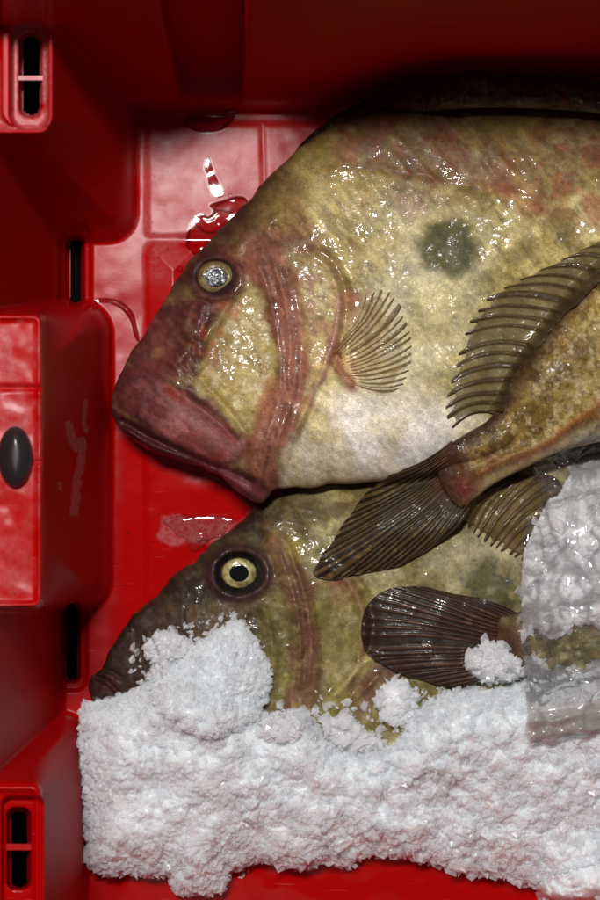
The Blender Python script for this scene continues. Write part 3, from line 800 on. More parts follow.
# ---------------------------------------------------------------- fins
def fin(name, roots, tips, nray, parent, under, match=False, ray=(60, 48, 24), mem=(120, 105, 70), solid=.55, amp=1.6, bow=0.0, lift=(2, 4), notch=.10, raywidth=.35,
        tipcol=None, rootcol=None, usteps=56, per=9, arch=0.0, mat=None, power=1.0, wob=1.5, seed=0, thick=1.2, broken=0.0):
    R = cr(roots, False, 8); Tp = cr(tips, False, 8)
    def res(P, n):
        L = np.concatenate([[0], np.cumsum(np.hypot(*np.diff(P, axis=0).T))]); L /= L[-1]
        t = np.linspace(0, 1, n)
        return np.stack([np.interp(t, L, P[:, 0]), np.interp(t, L, P[:, 1])], 1)
    nv = nray * per + 1
    if match:
        R = np.stack([np.interp(np.linspace(0, 1, nv), np.linspace(0, 1, len(R)), R[:, k]) for k in (0, 1)], 1)
        Tp = np.stack([np.interp(np.linspace(0, 1, nv), np.linspace(0, 1, len(Tp)), Tp[:, k]) for k in (0, 1)], 1)
    else:
        R = res(R, nv); Tp = res(Tp, nv)
    v = np.linspace(0, 1, nv); u = np.linspace(0, 1, usteps)
    U, V = np.meshgrid(u, v)
    jit = (fbm(v * nray, v * 0, 1.6, 2, seed) - .5) * 1.1
    ph = V * nray + jit[:, None]
    rp = .5 + .5 * np.cos(2 * np.pi * ph)
    rw = raywidth * (.65 + .8 * fbm(V * nray, U * .8, 1.7, 2, seed + 6))
    rayp = sstep(1 - rw * 1.2, 1.0 - rw * .3, rp)
    ln = 1 - notch * (1 - rayp) * (.3 + 1.4 * fbm(V * nray, V * 0, 1.3, 2, seed + 7)) - (.06 if notch > 0 else .03) * fbm(V * nray, V * 0, 2.3 if notch > 0 else 6, 2, seed + 3) - broken * .35 * (fbm(V * nray, V * 0, 1.2, 3, seed + 5) - .4)
    Uu = U * ln
    X = R[:, 0][:, None] * (1 - Uu) + Tp[:, 0][:, None] * Uu
    Y = R[:, 1][:, None] * (1 - Uu) + Tp[:, 1][:, None] * Uu
    dx = Tp[:, 0] - R[:, 0]; dy = Tp[:, 1] - R[:, 1]; L = np.hypot(dx, dy) + 1e-6
    bw = bow * np.sin(np.pi * Uu * .92)
    X = X + (-dy / L)[:, None] * bw; Y = Y + (dx / L)[:, None] * bw
    # the rays waver a little and gather
    wv = wob * (1.6 * (fbm(V * nray * .5 + 7, U * 2.2, 1.0, 2, seed + 2) - .5) + 1.6 * (fbm(V * 5 + 3, U * 1.4, 1.0, 2, seed + 20) - .5)) * sstep(0, .4, U)
    X = X + (-dy / L)[:, None] * wv; Y = Y + (dx / L)[:, None] * wv
    base = hm_get(X, Y, under)
    z = base + lift[0] * (1 - Uu) + lift[1] * Uu + arch * np.sin(np.pi * Uu) + amp * rayp * (1 - .75 * U ** 2) * (.6 + .8 * fbm(V * nray, U * 3, 1.5, 2, seed + 4)) \
        + 2.0 * (fbm(X, Y, 22, 3, seed + 8) - .5)
    p = Paint(X.ravel(), Y.ravel(), mem)
    p.noise(tuple(int(c * .7) for c in mem), 14, .42, .66, .6, seed + 11)
    rr = rayp.ravel(); uu = U.ravel()
    p.mix(rr * .92, ray)
    p.noise(tuple(min(255, int(c * 1.5 + 12)) for c in ray), 7, .56, .74, .5, seed + 12, mask=rr)
    if tipcol: p.mix(.7 * sstep(.6, 1, uu), tipcol)
    if rootcol: p.mix(.75 * sstep(.28, 0, uu), rootcol)
    sol = np.clip(solid + (1 - solid) * rayp.ravel() + .35 * sstep(.3, 0, uu), 0, 1)
    fx, fy, fz = X.ravel(), Y.ravel(), z.ravel()
    N = len(fx)
    idx = np.arange(N).reshape(X.shape)
    a, b, c, e = idx[:-1, :-1].ravel(), idx[:-1, 1:].ravel(), idx[1:, 1:].ravel(), idx[1:, :-1].ravel()
    F = np.stack([a, b, c, e], 1)
    Vt = world(fx, fy, fz)
    nrm = np.cross(Vt[b[0]] - Vt[a[0]], Vt[e[0]] - Vt[a[0]])
    if nrm[2] < 0: F = F[:, ::-1]
    # closed thin sheet: lower copy and a rim
    Vb = world(fx, fy, fz - thick)
    rim = np.concatenate([idx[0, :], idx[1:, -1], idx[-1, -2::-1], idx[-2::-1, 0]])
    rimf = np.stack([rim[:-1], rim[1:], rim[1:] + N, rim[:-1] + N], 1)
    Fa = np.vstack([F, F[:, ::-1] + N, rimf])
    col = np.vstack([p.c, p.c])
    o = mk(name, np.vstack([Vt, Vb]), Fa, mat or M_FINT, parent, col, True, {'solid': np.concatenate([sol, sol])})
    hm_add(fx, fy, fz)
    return o

# ------------------------------------------------------------------ second fish (lower), built first as the others lie on it
F2 = [(88, 690), (90, 678), (97, 672), (104, 662), (112, 645), (130, 621), (152, 598), (176, 575), (200, 554), (225, 534), (246, 516), (264, 500), (300, 484), (360, 470), (450, 455), (540, 445), (620, 450), (690, 500),
      (720, 580), (700, 680), (640, 745), (560, 780), (470, 795), (380, 798), (300, 788), (230, 768), (170, 740), (130, 715), (108, 702), (94, 700)]
BAND2 = [(268, 540), (284, 536), (300, 566), (312, 600), (318, 640), (318, 680), (308, 720), (284, 720), (290, 680), (292, 640), (286, 600), (276, 566)]
OPER2 = [(300, 560), (330, 575), (355, 600), (362, 630), (352, 670), (335, 700), (322, 690), (322, 640), (314, 600)]
def f2_detail(X, Y, d):
    z = 7 * (fbm(X, Y, 80, 3, 61) - .5) + 3 * (fbm(X, Y, 30, 3, 62) - .5)
    r = np.hypot((X - 239) / 1.15, (Y - 573))
    z += 5 * np.exp(-((r - 24) / 5) ** 2) - 7 * np.exp(-(r / 17) ** 4)
    z += plate(X, Y, BAND2, 4, 4)
    z += ridge(X, Y, [(276, 545), (292, 590), (300, 640), (298, 690)], 3, 3)
    z += ridge(X, Y, [(286, 542), (303, 590), (311, 640), (308, 690)], 3, 3)
    z += ridge(X, Y, [(320, 560), (350, 585), (364, 620), (358, 660), (340, 700)], 4, 4)
    z -= ridge(X, Y, [(326, 556), (358, 580), (372, 620), (366, 664), (348, 704)], 3, 5)
    z += ridge(X, Y, [(262, 604), (270, 630), (274, 665), (268, 700)], 4, 5)
    z += ridge(X, Y, [(260, 530), (285, 520), (310, 530)], 3, 6)
    z -= ridge(X, Y, [(92, 676), (104, 680), (116, 690), (122, 700)], 7, 3)
    z -= ridge(X, Y, [(100, 668), (112, 672), (124, 680)], 5, 3)
    z += ridge(X, Y, [(330, 700), (348, 680), (368, 660), (376, 652)], 6, 4)
    z += ridge(X, Y, [(338, 712), (358, 696), (382, 672)], 4, 3)
    hd = sstep(340, 280, X)
    z += hd * 3.0 * (ridged(X, Y, 20, 3, 63) - .5) + hd * 2.0 * (fbm(X, Y, 7, 3, 64) - .5)
    z += .9 * (fbm(X, Y, 8, 3, 65) - .5)
    return z
def f2_paint(X, Y, d, z):
    p = Paint(X, Y, (150, 134, 74))
    p.noise((104, 92, 42), 34, .42, .62, .8, 71)
    p.noise((196, 184, 132), 26, .50, .66, .8, 72)
    p.noise((96, 74, 44), 12, .50, .70, .4, 73)
    p.poly([(280, 480), (420, 460), (420, 500), (330, 520), (285, 530)], (92, 74, 40), 12, .6)
    p.poly([(440, 545), (520, 530), (520, 575), (470, 590), (430, 575)], (190, 180, 142), 16, .7)
    r = np.hypot(X - 492 + (p.wx - X), Y - 588 + (p.wy - Y)); p.mix(.85 * sstep(42, 22, r), (74, 72, 34))
    HEAD = [(80, 700), (90, 660), (150, 590), (225, 525), (270, 490), (300, 500), (310, 540), (300, 570), (318, 620), (322, 700), (300, 770), (150, 760)]
    p.poly(HEAD, (98, 80, 50), 10, .95)
    p.noise((62, 46, 36), 24, .42, .62, .8, 75, mask=sstep(330, 280, X))
    p.noise((128, 98, 66), 12, .52, .68, .6, 76, mask=sstep(330, 280, X))
    p.poly([(80, 700), (84, 670), (120, 625), (160, 600), (190, 640), (150, 700), (110, 720)], (72, 48, 42), 14, .7)
    p.poly([(86, 694), (90, 676), (104, 672), (118, 684), (122, 702), (100, 706)], (92, 44, 46), 4, .9, warp=.2)
    p.poly([(262, 606), (284, 590), (294, 640), (290, 700), (265, 705), (262, 650)], (150, 138, 76), 8, .8)
    p.spot(290, 548, 14, (214, 196, 100), .9, warp=.8); p.spot(282, 530, 12, (150, 132, 84), .7)
    p.spot(273, 541, 6, (215, 150, 60), .8)
    p.poly(BAND2, (132, 90, 68), 8, .85, warp=.8)
    p.line([(282, 550), (298, 595), (305, 640), (303, 690)], (104, 62, 52), 2.5, .6)
    p.line([(320, 560), (352, 586), (366, 622), (360, 662)], (160, 112, 96), 3, .6)
    p.poly([(318, 600), (340, 590), (352, 640), (336, 680), (322, 670)], (128, 118, 52), 8, .7)
    p.spot(340, 590, 12, (160, 72, 56), .6); p.spot(330, 576, 26, (150, 108, 96), .5, ry=10)
    p.poly([(368, 660), (400, 668), (380, 700), (345, 720), (340, 700)], (108, 62, 50), 7, .8)
    p.line([(328, 704), (348, 682), (372, 656)], (206, 196, 128), 4, .9)
    p.spot(330, 720, 24, (140, 132, 60), .7)
    p.noise((190, 170, 110), 12, .56, .72, .35, 78, mask=sstep(240, 300, X))
    r = np.hypot((X - 239) / 1.15, (Y - 573))
    p.mix(.85 * sstep(35, 25, r), (74, 40, 46)); p.mix(.9 * sstep(24, 20, r), (22, 14, 12))
    p.mix(.6 * sstep(20, 3, d) * sstep(300, 250, X), (48, 32, 26))
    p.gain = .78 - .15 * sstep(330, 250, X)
    return p.mottle(1.1, 2)

F2 = uneven(F2, 4, 18, 720)
fish2 = root('fish', 300, 600, 10, 'olive fish with a bright yellow-ringed eye, its snout half buried in ice', 'fish', 'whole flat fish lying in the crate')
blob('body', F2, lambda X, Y: 55 + 25 * sstep(150, 350, X), lambda X, Y: 24 + 16 * sstep(110, 300, X), lambda X, Y: 34 + 0 * X, M_SKIN, fish2, sp=1.3, n=2, detail=f2_detail, paint=f2_paint)
zz = float(hm_get(239, 600)) 
eye(fish2, 239, 573, 18, 15.5, zz - 8, (176, 166, 108), (120, 104, 56), (14, 16, 20), .52)

fish1 = root('fish', 300, 300, 10, 'large golden brown fish with a dark round flank spot, whole head clear of ice', 'fish', 'whole flat fish lying in the crate')
# spiny folded back fin, behind the body
CREST = [(296, 150), (318, 128), (345, 110), (380, 95), (415, 85), (440, 80), (462, 72), (484, 71), (498, 77), (516, 74), (532, 80), (552, 76), (575, 78), (592, 82), (610, 84), (660, 96), (700, 130), (706, 160), (660, 132), (600, 114), (540, 109), (480, 108), (420, 112), (370, 120), (335, 134), (308, 152)]
def crest_paint(X, Y, d, z):
    p = Paint(X, Y, (30, 16, 14)); p.noise((64, 38, 28), 10, .5, .68, .7, 81); p.noise((90, 60, 40), 5, .62, .74, .6, 82); return p.c
def crest_det(X, Y, d):
    return 6 * (ridged(X, Y * .35 + X * .1, 12, 3, 83) - .5) + 7 * (fbm(X, Y, 18, 3, 84) - .5)
blob('dorsal_fin', CREST, 12, lambda X, Y: 5 + 8 * sstep(360, 450, X), lambda X, Y: np.maximum(hm_get(X, Y, blur(HM0, 2)) + 2, 42 + 64 * sstep(350, 460, X)), M_DARK, fish1, sp=1.3, detail=crest_det, paint=crest_paint)
HB = blur(HM.copy(), 3)
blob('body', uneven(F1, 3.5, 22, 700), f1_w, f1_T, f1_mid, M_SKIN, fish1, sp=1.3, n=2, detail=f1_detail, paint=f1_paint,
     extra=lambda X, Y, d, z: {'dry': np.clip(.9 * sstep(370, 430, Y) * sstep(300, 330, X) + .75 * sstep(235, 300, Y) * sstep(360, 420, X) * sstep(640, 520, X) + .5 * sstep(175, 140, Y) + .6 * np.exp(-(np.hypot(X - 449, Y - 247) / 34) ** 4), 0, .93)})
zz = float(hm_get(216, 305))
eye(fish1, 216, 277, 19, 16.5, zz - 7, (122, 106, 66), (84, 70, 42), (34, 36, 42), .56, .8)
U1 = blur(HM, 3)
fin('pectoral_fin', [(336, 346), (341, 362), (346, 374), (356, 386)], [(366, 290), (384, 288), (396, 297), (404, 312), (410, 330), (413, 348), (411, 366), (404, 382), (392, 392)], 17, fish1, U1,
    ray=(92, 72, 36), mem=(186, 166, 112), solid=.2, amp=.9, bow=6, lift=(0, 2), notch=.2, raywidth=.22, rootcol=(140, 84, 62), seed=3, usteps=44)

# ------------------------------------------------------------------ fish 4: only its tail shows, pointing left from under the bag
fish4 = root('fish', 600, 650, 60, 'fish under the plastic bag, only its brown tail fin sticking out beside the ice', 'fish', 'fish showing only their tails')
def f4_paint(X, Y, d, z):
    p = Paint(X, Y, (150, 136, 88)); p.noise((104, 92, 44), 20, .45, .62, .8, 91); p.noise((196, 184, 140), 12, .5, .66, .6, 92)
    p.spot(508, 645, 30, (66, 36, 28), .95, ry=40); p.line([(510, 612), (560, 605), (620, 600)], (52, 38, 28), 6, .8); return p.c
F4 = [(498, 622), (512, 614), (540, 606), (580, 598), (640, 580), (720, 560), (780, 600), (780, 700), (720, 720), (640, 712), (580, 696), (540, 684), (515, 674), (500, 662)]
Ub = blur(HM, 6); HPRE4 = HM.copy()
blob('body', F4, 26, 22, lambda X, Y: hm_get(X, Y, Ub) + 14, M_GRAIN, fish4, sp=1.6, paint=f4_paint, detail=lambda X, Y, d: 2.5 * (fbm(X, Y, 10, 3, 93) - .5))
fin('tail_fin', [(528, 618), (520, 634), (518, 656), (524, 682)], [(446, 591), (410, 585), (382, 590), (366, 603), (359, 620), (358, 638), (364, 652), (380, 664), (408, 676), (456, 688)], 24, fish4, blur(HPRE4, 4),
    ray=(74, 50, 34), mem=(44, 28, 20), solid=1.0, amp=1.5, bow=3, lift=(14, 8), notch=.0, raywidth=.5, tipcol=(44, 26, 18), rootcol=(86, 34, 30), seed=5, arch=5, usteps=90, per=11, thick=2, wob=3)

# ------------------------------------------------------------------ fish 3: its tail crosses the middle
fish3 = root('fish', 620, 400, 100, 'fish coming in from the right, its dark ribbed tail fin resting across both whole fish', 'fish', 'fish showing only their tails')
HPRE3 = HM.copy()
F3 = [(440, 452), (462, 436), (488, 420), (503, 400), (514, 376), (537, 343), (563, 308), (594, 274), (645, 238), (720, 220), (790, 260), (810, 350), (780, 430), (700, 450), (640, 440), (600, 442), (560, 452), (525, 468), (494, 484), (476, 498), (462, 508), (448, 496), (438, 474)]
def f3_det(X, Y, d):
    z = 3 * (fbm(X, Y, 26, 3, 101) - .5) + 2 * (fbm(X, Y, 6, 3, 102) - .5)
    z += ridge(X, Y, [(470, 478), (510, 458), (550, 440), (585, 415), (640, 380)], 4, 6)
    z -= ridge(X, Y, [(470, 470), (510, 449), (548, 430), (580, 404)], 3, 5)
    return z
def f3_paint(X, Y, d, z):
    p = Paint(X, Y, (168, 142, 76)); p.noise((112, 92, 40), 22, .44, .62, .8, 103); p.noise((208, 190, 138), 7, .50, .66, .6, 104)
    p.noise((92, 58, 26), 5, .56, .7, .6, 105)
    p.poly([(455, 500), (500, 468), (560, 436), (610, 425), (610, 460), (500, 492)], (196, 180, 140), 9, .75, warp=.5)
    p.line([(458, 480), (500, 464), (545, 446), (580, 420), (620, 390)], (158, 98, 46), 5, .85)
    p.line([(462, 488), (500, 474), (540, 458)], (206, 176, 112), 4, .5)
    up = sstep(26, 4, d) * sstep(6, -6, (Y - 440) + (X - 470) * .75)
    p.mix(.85 * up, (66, 40, 30))
    p.poly([(440, 440), (470, 424), (500, 405), (500, 420), (470, 445), (448, 470)], (70, 42, 34), 6, .7)
    p.poly([(436, 452), (462, 456), (478, 486), (466, 510), (446, 500)], (96, 60, 42), 9, .85)
    p.mix(.85 * sstep(462, 444, X + (Y - 470) * -.3), (62, 42, 28))
    p.spot(466, 490, 11, (112, 34, 38), .7); p.spot(488, 456, 10, (130, 40, 38), .5)
    p.gain = .8 + 0 * X
    return p.mottle(1.0, 3)
U3 = blur(HM, 10)
blob('body', F3, lambda X, Y: 26 + 50 * sstep(520, 650, X), lambda X, Y: 12 + 10 * sstep(445, 490, X) + 24 * sstep(500, 640, X), lambda X, Y: np.maximum(hm_get(X, Y, U3) + 18, 94 + 6 * sstep(460, 520, X)) + 14 * sstep(500, 650, X), M_GRAIN, fish3, sp=1.15, detail=f3_det, paint=f3_paint)
fin('tail_fin', [(452, 440), (456, 462), (464, 480), (474, 500)], [(392, 473), (366, 492), (344, 517), (326, 545), (313, 570), (314, 579), (326, 580), (348, 574), (380, 570), (410, 560), (438, 540)], 26, fish3, blur(HPRE3, 5),
    ray=(84, 66, 38), mem=(38, 28, 17), solid=1.0, amp=1.4, bow=-5, lift=(24, 4), notch=.0, raywidth=.5, rootcol=(96, 54, 38), seed=9, arch=6, usteps=100, per=11, thick=2, wob=3)
# upper ribbed fin
fin('dorsal_fin', [(503, 412), (505, 403), (508, 392), (514, 378), (521, 367), (529, 356), (541, 344), (549, 333), (558, 322), (566, 313), (577, 305), (587, 294), (597, 284), (607, 274), (618, 264), (628, 256), (639, 248), (658, 236)],
    [(452, 430), (446, 420), (445, 410), (447, 399), (450, 386), (453, 370), (457, 353), (462, 338), (468, 323), (477, 311), (485, 299), (501, 290), (520, 281), (540, 272), (560, 262), (580, 252), (600, 243), (630, 230)], 17, fish3, blur(HM, 5), match=True,
    ray=(58, 42, 18), mem=(128, 108, 66), solid=.36, amp=1.5, bow=9, lift=(4, 3), notch=.12, raywidth=.30, rootcol=(50, 32, 24), seed=12, usteps=60, per=12, thick=1)
fin('anal_fin', [(484, 494), (508, 482), (532, 474), (556, 478), (566, 500), (566, 530), (562, 560)], [(463, 518), (466, 526), (472, 535), (482, 544), (496, 552), (512, 558), (528, 566)], 12, fish3, blur(HM, 5),
    ray=(62, 44, 20), mem=(118, 94, 44), solid=.6, amp=1.7, bow=7, lift=(6, 3), notch=.08, raywidth=.36, rootcol=(66, 40, 30), seed=15, usteps=50, per=10, thick=1)

# ------------------------------------------------------------------ ice
def chips(name, pos, sizes, mat, seed=0, parent=None, verts_extra=None):
    """many small angular chips as one mesh"""
    rg = np.random.default_rng(seed)
    phi = (1 + 5 ** .5) / 2
    base = np.array([(-1, phi, 0), (1, phi, 0), (-1, -phi, 0), (1, -phi, 0), (0, -1, phi), (0, 1, phi), (0, -1, -phi), (0, 1, -phi), (phi, 0, -1), (phi, 0, 1), (-phi, 0, -1), (-phi, 0, 1)]) / 1.9
    fc = np.array([(0, 11, 5), (0, 5, 1), (0, 1, 7), (0, 7, 10), (0, 10, 11), (1, 5, 9), (5, 11, 4), (11, 10, 2), (10, 7, 6), (7, 1, 8), (3, 9, 4), (3, 4, 2), (3, 2, 6), (3, 6, 8), (3, 8, 9), (4, 9, 5), (2, 4, 11), (6, 2, 10), (8, 6, 7), (9, 8, 1)])
    V = []; F = []
    for i, (p, s) in enumerate(zip(pos, sizes)):
        v = base * (1 + rg.normal(0, .30, (12, 1)))
        v = v * np.array([1, rg.uniform(.45, 1), rg.uniform(.3, .8)])
        q = rg.normal(size=4); q /= np.linalg.norm(q); w, x, y, z = q
        Rm = np.array([[1 - 2 * (y * y + z * z), 2 * (x * y - z * w), 2 * (x * z + y * w)], [2 * (x * y + z * w), 1 - 2 * (x * x + z * z), 2 * (y * z - x * w)], [2 * (x * z - y * w), 2 * (y * z + x * w), 1 - 2 * (x * x + y * y)]])
        V.append(v @ Rm.T * s * S + world(*[np.array(float(c)) for c in p])); F.append(fc + 12 * i)
    V = np.vstack(V); F = np.vstack(F)
    if verts_extra is not None:
        V0, F0 = verts_extra
        return mk(name, np.vstack([V0, V]), [F0, F + len(V0)], mat, parent, None, False)
    return mk(name, V, F, mat, parent, None, False)

def ice_relief(X, Y, d, big=1.0):
    c1, e1, _ = cells(X + 6 * (fbm(X, Y, 12, 2, 3) - .5), Y, 15, 1, .7); c2, e2, _ = cells(X, Y, 7.5, 2, .8); c3, e3, _ = cells(X, Y, 4.2, 3, .9)
    lump = fbm(X, Y, 46, 3, 111) - .5
    rough = .55 + .9 * sstep(.35, .65, fbm(X, Y, 55, 3, 113))
    c0, e0, _ = cells(X + 8 * (fbm(X, Y, 16, 2, 5) - .5), Y + 8 * (fbm(X, Y, 16, 2, 6) - .5), 27, 4, .8)
    chunky = sstep(.35, .7, fbm(X, Y, 80, 2, 115) + .25 * sstep(760, 860, Y) + .15 * sstep(300, 420, X) - .2 * sstep(300, 200, X))
    return big * 22 * lump + big * 12 * (fbm(X, Y, 24, 2, 119) - .5) + chunky * (6.0 * c0 - 4 * sstep(.12, 0, e0)) + rough * ((1.5 + 2 * chunky) * c1 + 2.4 * c2)

ICE = [(80, 716), (84, 706), (100, 700), (118, 697), (134, 690), (150, 682), (170, 676), (200, 690), (240, 706), (262, 712), (280, 716), (302, 708), (312, 716), (318, 730), (330, 742), (352, 748), (378, 750), (398, 740), (410, 716), (428, 703), (450, 693),
       (480, 691), (508, 688), (530, 678), (580, 672), (640, 666), (720, 690), (740, 800), (720, 930), (640, 915), (590, 905), (556, 902), (536, 888), (510, 880), (484, 874), (458, 870), (434, 862), (400, 858), (372, 854), (350, 864), (320, 862), (296, 868), (266, 862), (240, 866), (228, 874), (222, 888), (205, 894), (184, 893), (172, 888),
       (166, 874), (150, 878), (130, 872), (112, 875), (94, 870), (86, 860), (85, 830), (83, 790), (81, 750)]
def ice_T(X, Y):
    return 52 + 12 * sstep(300, 100, X) + 10 * sstep(400, 560, X)
def ice_outline(o, amp, seed):
    P = cr(o, True, 10)
    n = np.arange(len(P))
    ja = (_T[(n * 7 + seed) & 255, 3] - .5) * amp; jb = (_T[(n * 5 + seed) & 255, 9] - .5) * amp
    return np.stack([P[:, 0] + ja, P[:, 1] + jb], 1)
Ui = blur(HM, 60)
heap = blob('ice_heap', ice_outline(ICE, 5, 1), 42, ice_T, lambda X, Y: 16 + 40 * sstep(860, 690, Y) * sstep(60, 240, X) + 12 * sstep(830, 760, Y), M_ICE, None, sp=1.2, under=.3,
            detail=lambda X, Y, d: ice_relief(X, Y, d) + 10 * sstep(120, 60, np.hypot(X - 160, Y - 760)) + 16 * np.exp(-(np.hypot(X - 480, Y - 740) / 60) ** 2), n=1)
tag(heap, 'heap of packed crushed white ice along the bottom of the crate', 'ice', kind='stuff')

def scatter(poly, n, seed, lift=1.5, smin=2, smax=5, edge=None):
    rg = np.random.default_rng(seed)
    P = np.array(poly, float); x0, y0 = P.min(0); x1, y1 = P.max(0)
    pts = []
    while len(pts) < n:
        x = rg.uniform(x0, x1, 4000); y = rg.uniform(y0, y1, 4000)
        d = sdf(x, y, cr(P, True, 5))
        k = d > 0
        if edge: k &= (d < edge) | (rg.random(4000) < .02)
        pts += list(zip(x[k], y[k]))
    pts = np.array(pts[:n])
    z = hm_get(pts[:, 0], pts[:, 1]) + lift
    s = smin + (smax - smin) * rg.random(n) ** 2
    return [(a, b, c) for (a, b), c in zip(pts, z)], s

# loose granules on the heap and its fringe
p1, s1 = scatter(ICE, 10500, 5, -1.0, 2.0, 6.8); p2, s2 = scatter(ICE, 2600, 6, -2.5, 3, 9, edge=12)
p1 = p1 + p2; s1 = np.concatenate([s1, s2])
tag(chips('ice_granules', p1, s1, M_GRAN, 3), 'loose ice granules scattered over the packed ice heap', 'ice', kind='stuff')

# round lump
LUMP = [(176, 662), (186, 648), (205, 638), (222, 627), (236, 619), (250, 632), (264, 651), (271, 672), (269, 694), (258, 716), (238, 729), (215, 739), (194, 735), (174, 722), (156, 708), (148, 692), (160, 674)]
Ui = blur(HM, 8)
lump = blob('ice_lump', ice_outline(LUMP, 4, 8), 46, 42, lambda X, Y: hm_get(X, Y, Ui) + 2, M_ICE, None, sp=1.1, under=.5,
            detail=lambda X, Y, d: ice_relief(X, Y, d, .25), n=1)
tag(lump, 'large rounded white ice lump resting on the head of the lower fish', 'ice lump')
pq, sq = scatter(LUMP, 1500, 61, -1, 2.4, 6)
chips('granules', pq, sq, M_GRAN, 62, lump)['kind'] = 'stuff'

def cluster(outline, label, T, seed, mat=M_CLEAR, n=42, smin=4, smax=9):
    U = blur(HM, 2)
    P = ice_outline(outline, 4, seed)
    O = cr(outline, True, 5)
    o = blob('ice_lump', P, T * .9, T, lambda X, Y: hm_get(X, Y, U) + 1, mat, None, sp=1.1, under=.3, detail=lambda X, Y, d: ice_relief(X + seed * 31, Y, d, .15) * 1.1, n=1)
    tag(o, label, 'ice lump')
    pts, s = scatter(outline, n, seed, -1, smin, smax)
    g = chips('granules', pts, s, M_CHIP, seed, o)
    return o
cluster([(376, 690), (388, 682), (402, 678), (414, 688), (419, 706), (408, 722), (392, 726), (380, 718), (374, 704)], 'small angular ice lump between the brown tail fin and the ice heap', 16, 21, mat=M_ICE)
cluster([(464, 660), (474, 648), (488, 640), (502, 646), (516, 656), (523, 668), (518, 680), (500, 684), (480, 680), (468, 672)], 'greyish ice lump lying on the brown tail fin beside the plastic bag', 12, 22)
cluster([(142, 648), (150, 638), (164, 630), (180, 634), (192, 640), (184, 656), (172, 664), (160, 680), (148, 682), (150, 664)], 'translucent ice clump on the snout of the lower fish, left of the big lump', 9, 23)
cluster([(258, 726), (272, 712), (286, 712), (300, 724), (296, 738), (276, 742), (262, 738)], 'ice clump at the foot of the big round lump', 10, 24)
cluster([(322, 722), (338, 714), (356, 718), (366, 730), (384, 740), (380, 752), (350, 752), (330, 744)], 'ice clump on the throat of the lower fish under its folded fin', 10, 25)
cluster([(534, 892), (546, 878), (566, 872), (590, 866), (640, 862), (660, 920), (580, 925), (548, 915)], 'ice lump in the bottom right corner of the picture', 34, 26, mat=M_ICE)

# sparse chips lying around on the fish and at the fringes
pl = []; sl = []
for poly, n, sd, a, b in (([(270, 705), (330, 700), (400, 715), (400, 750), (330, 755), (270, 745)], 90, 41, 2, 6), ([(130, 640), (200, 620), (240, 612), (215, 640), (165, 665), (140, 700)], 70, 42, 2, 5.5),
                          ([(310, 700), (318, 690), (330, 705), (325, 730)], 14, 43, 2, 5), ([(400, 690), (470, 684), (540, 690), (540, 700), (400, 704)], 60, 44, 2, 5), ([(225, 860), (260, 858), (240, 880), (225, 890)], 12, 45, 2, 4)):
    a_, b_ = scatter(poly, n, sd, 1, a, b); pl += a_; sl.append(b_)
tag(chips('ice_granules', pl, np.concatenate(sl), M_CHIP, 9), 'clear ice chips strewn on the fish at the upper edge of the heap', 'ice', kind='stuff')

# ------------------------------------------------------------------ plastic bag with ice
BAGICE = [(530, 536), (540, 516), (548, 500), (560, 492), (572, 470), (600, 458), (680, 440), (760, 500), (770, 610), (700, 690), (640, 680), (612, 660), (600, 632), (580, 622), (566, 634), (550, 640), (536, 628), (524, 640), (521, 600), (522, 560)]
Ug = blur(HM, 8)
bi = blob('ice_pack', ice_outline(BAGICE, 2, 31), 46, lambda X, Y: 6 + 14 * fbm(X, Y, 26, 3, 131) + 10 * sstep(540, 640, X) - 0 * X, lambda X, Y: hm_get(X, Y, Ug) + 2, M_SLUSH, None, sp=1.3, under=.3,
          detail=lambda X, Y, d: ice_relief(X, Y, d, .3) * .75, n=1)
tag(bi, 'grey slushy crushed ice inside the clear plastic bag', 'ice', kind='stuff')
pb, sb = scatter(BAGICE, 900, 51, -1, 3, 9)
pb2, sb2 = scatter([(527, 655), (560, 668), (640, 660), (640, 704), (532, 704)], 420, 53, 1, 3, 9); pb += pb2; sb = np.concatenate([sb, sb2])
tag(chips('ice_granules', pb, sb, M_CHIP, 52), 'loose ice granules inside the clear plastic bag', 'ice', kind='stuff')

bag = root('plastic_bag', 600, 580, 100, 'clear crinkled plastic bag of ice lying at the right edge over the fish tails', 'plastic bag')
BAG = [(533, 466), (560, 452), (590, 425), (620, 395), (700, 380), (780, 430), (790, 600), (780, 720), (700, 728), (620, 730), (560, 733), (530, 738), (527, 710), (524, 680), (521, 640), (518, 600), (519, 560), (524, 532), (536, 512), (542, 492)]
Um = blur(np.maximum(HM, 0), 14)
def bag_z(X, Y):
    return hm_get(X, Y, Um)
def crinkle(X, Y):
    a, e1, _ = cells(X + 14 * (fbm(X, Y, 30, 2, 201) - .5), (Y + X * .9) * .45, 34, 7, 1.0)
    b, e2, _ = cells(X * .8 - Y * .3, Y * .6, 20, 8, 1.0)
    z = 9 * a + 3.5 * b + 7 * (ridged(X * .9 - Y * .45, Y * .3, 26, 2, 203) - .5) + 10 * (fbm(X, Y, 40, 2, 204) - .5)
    return z
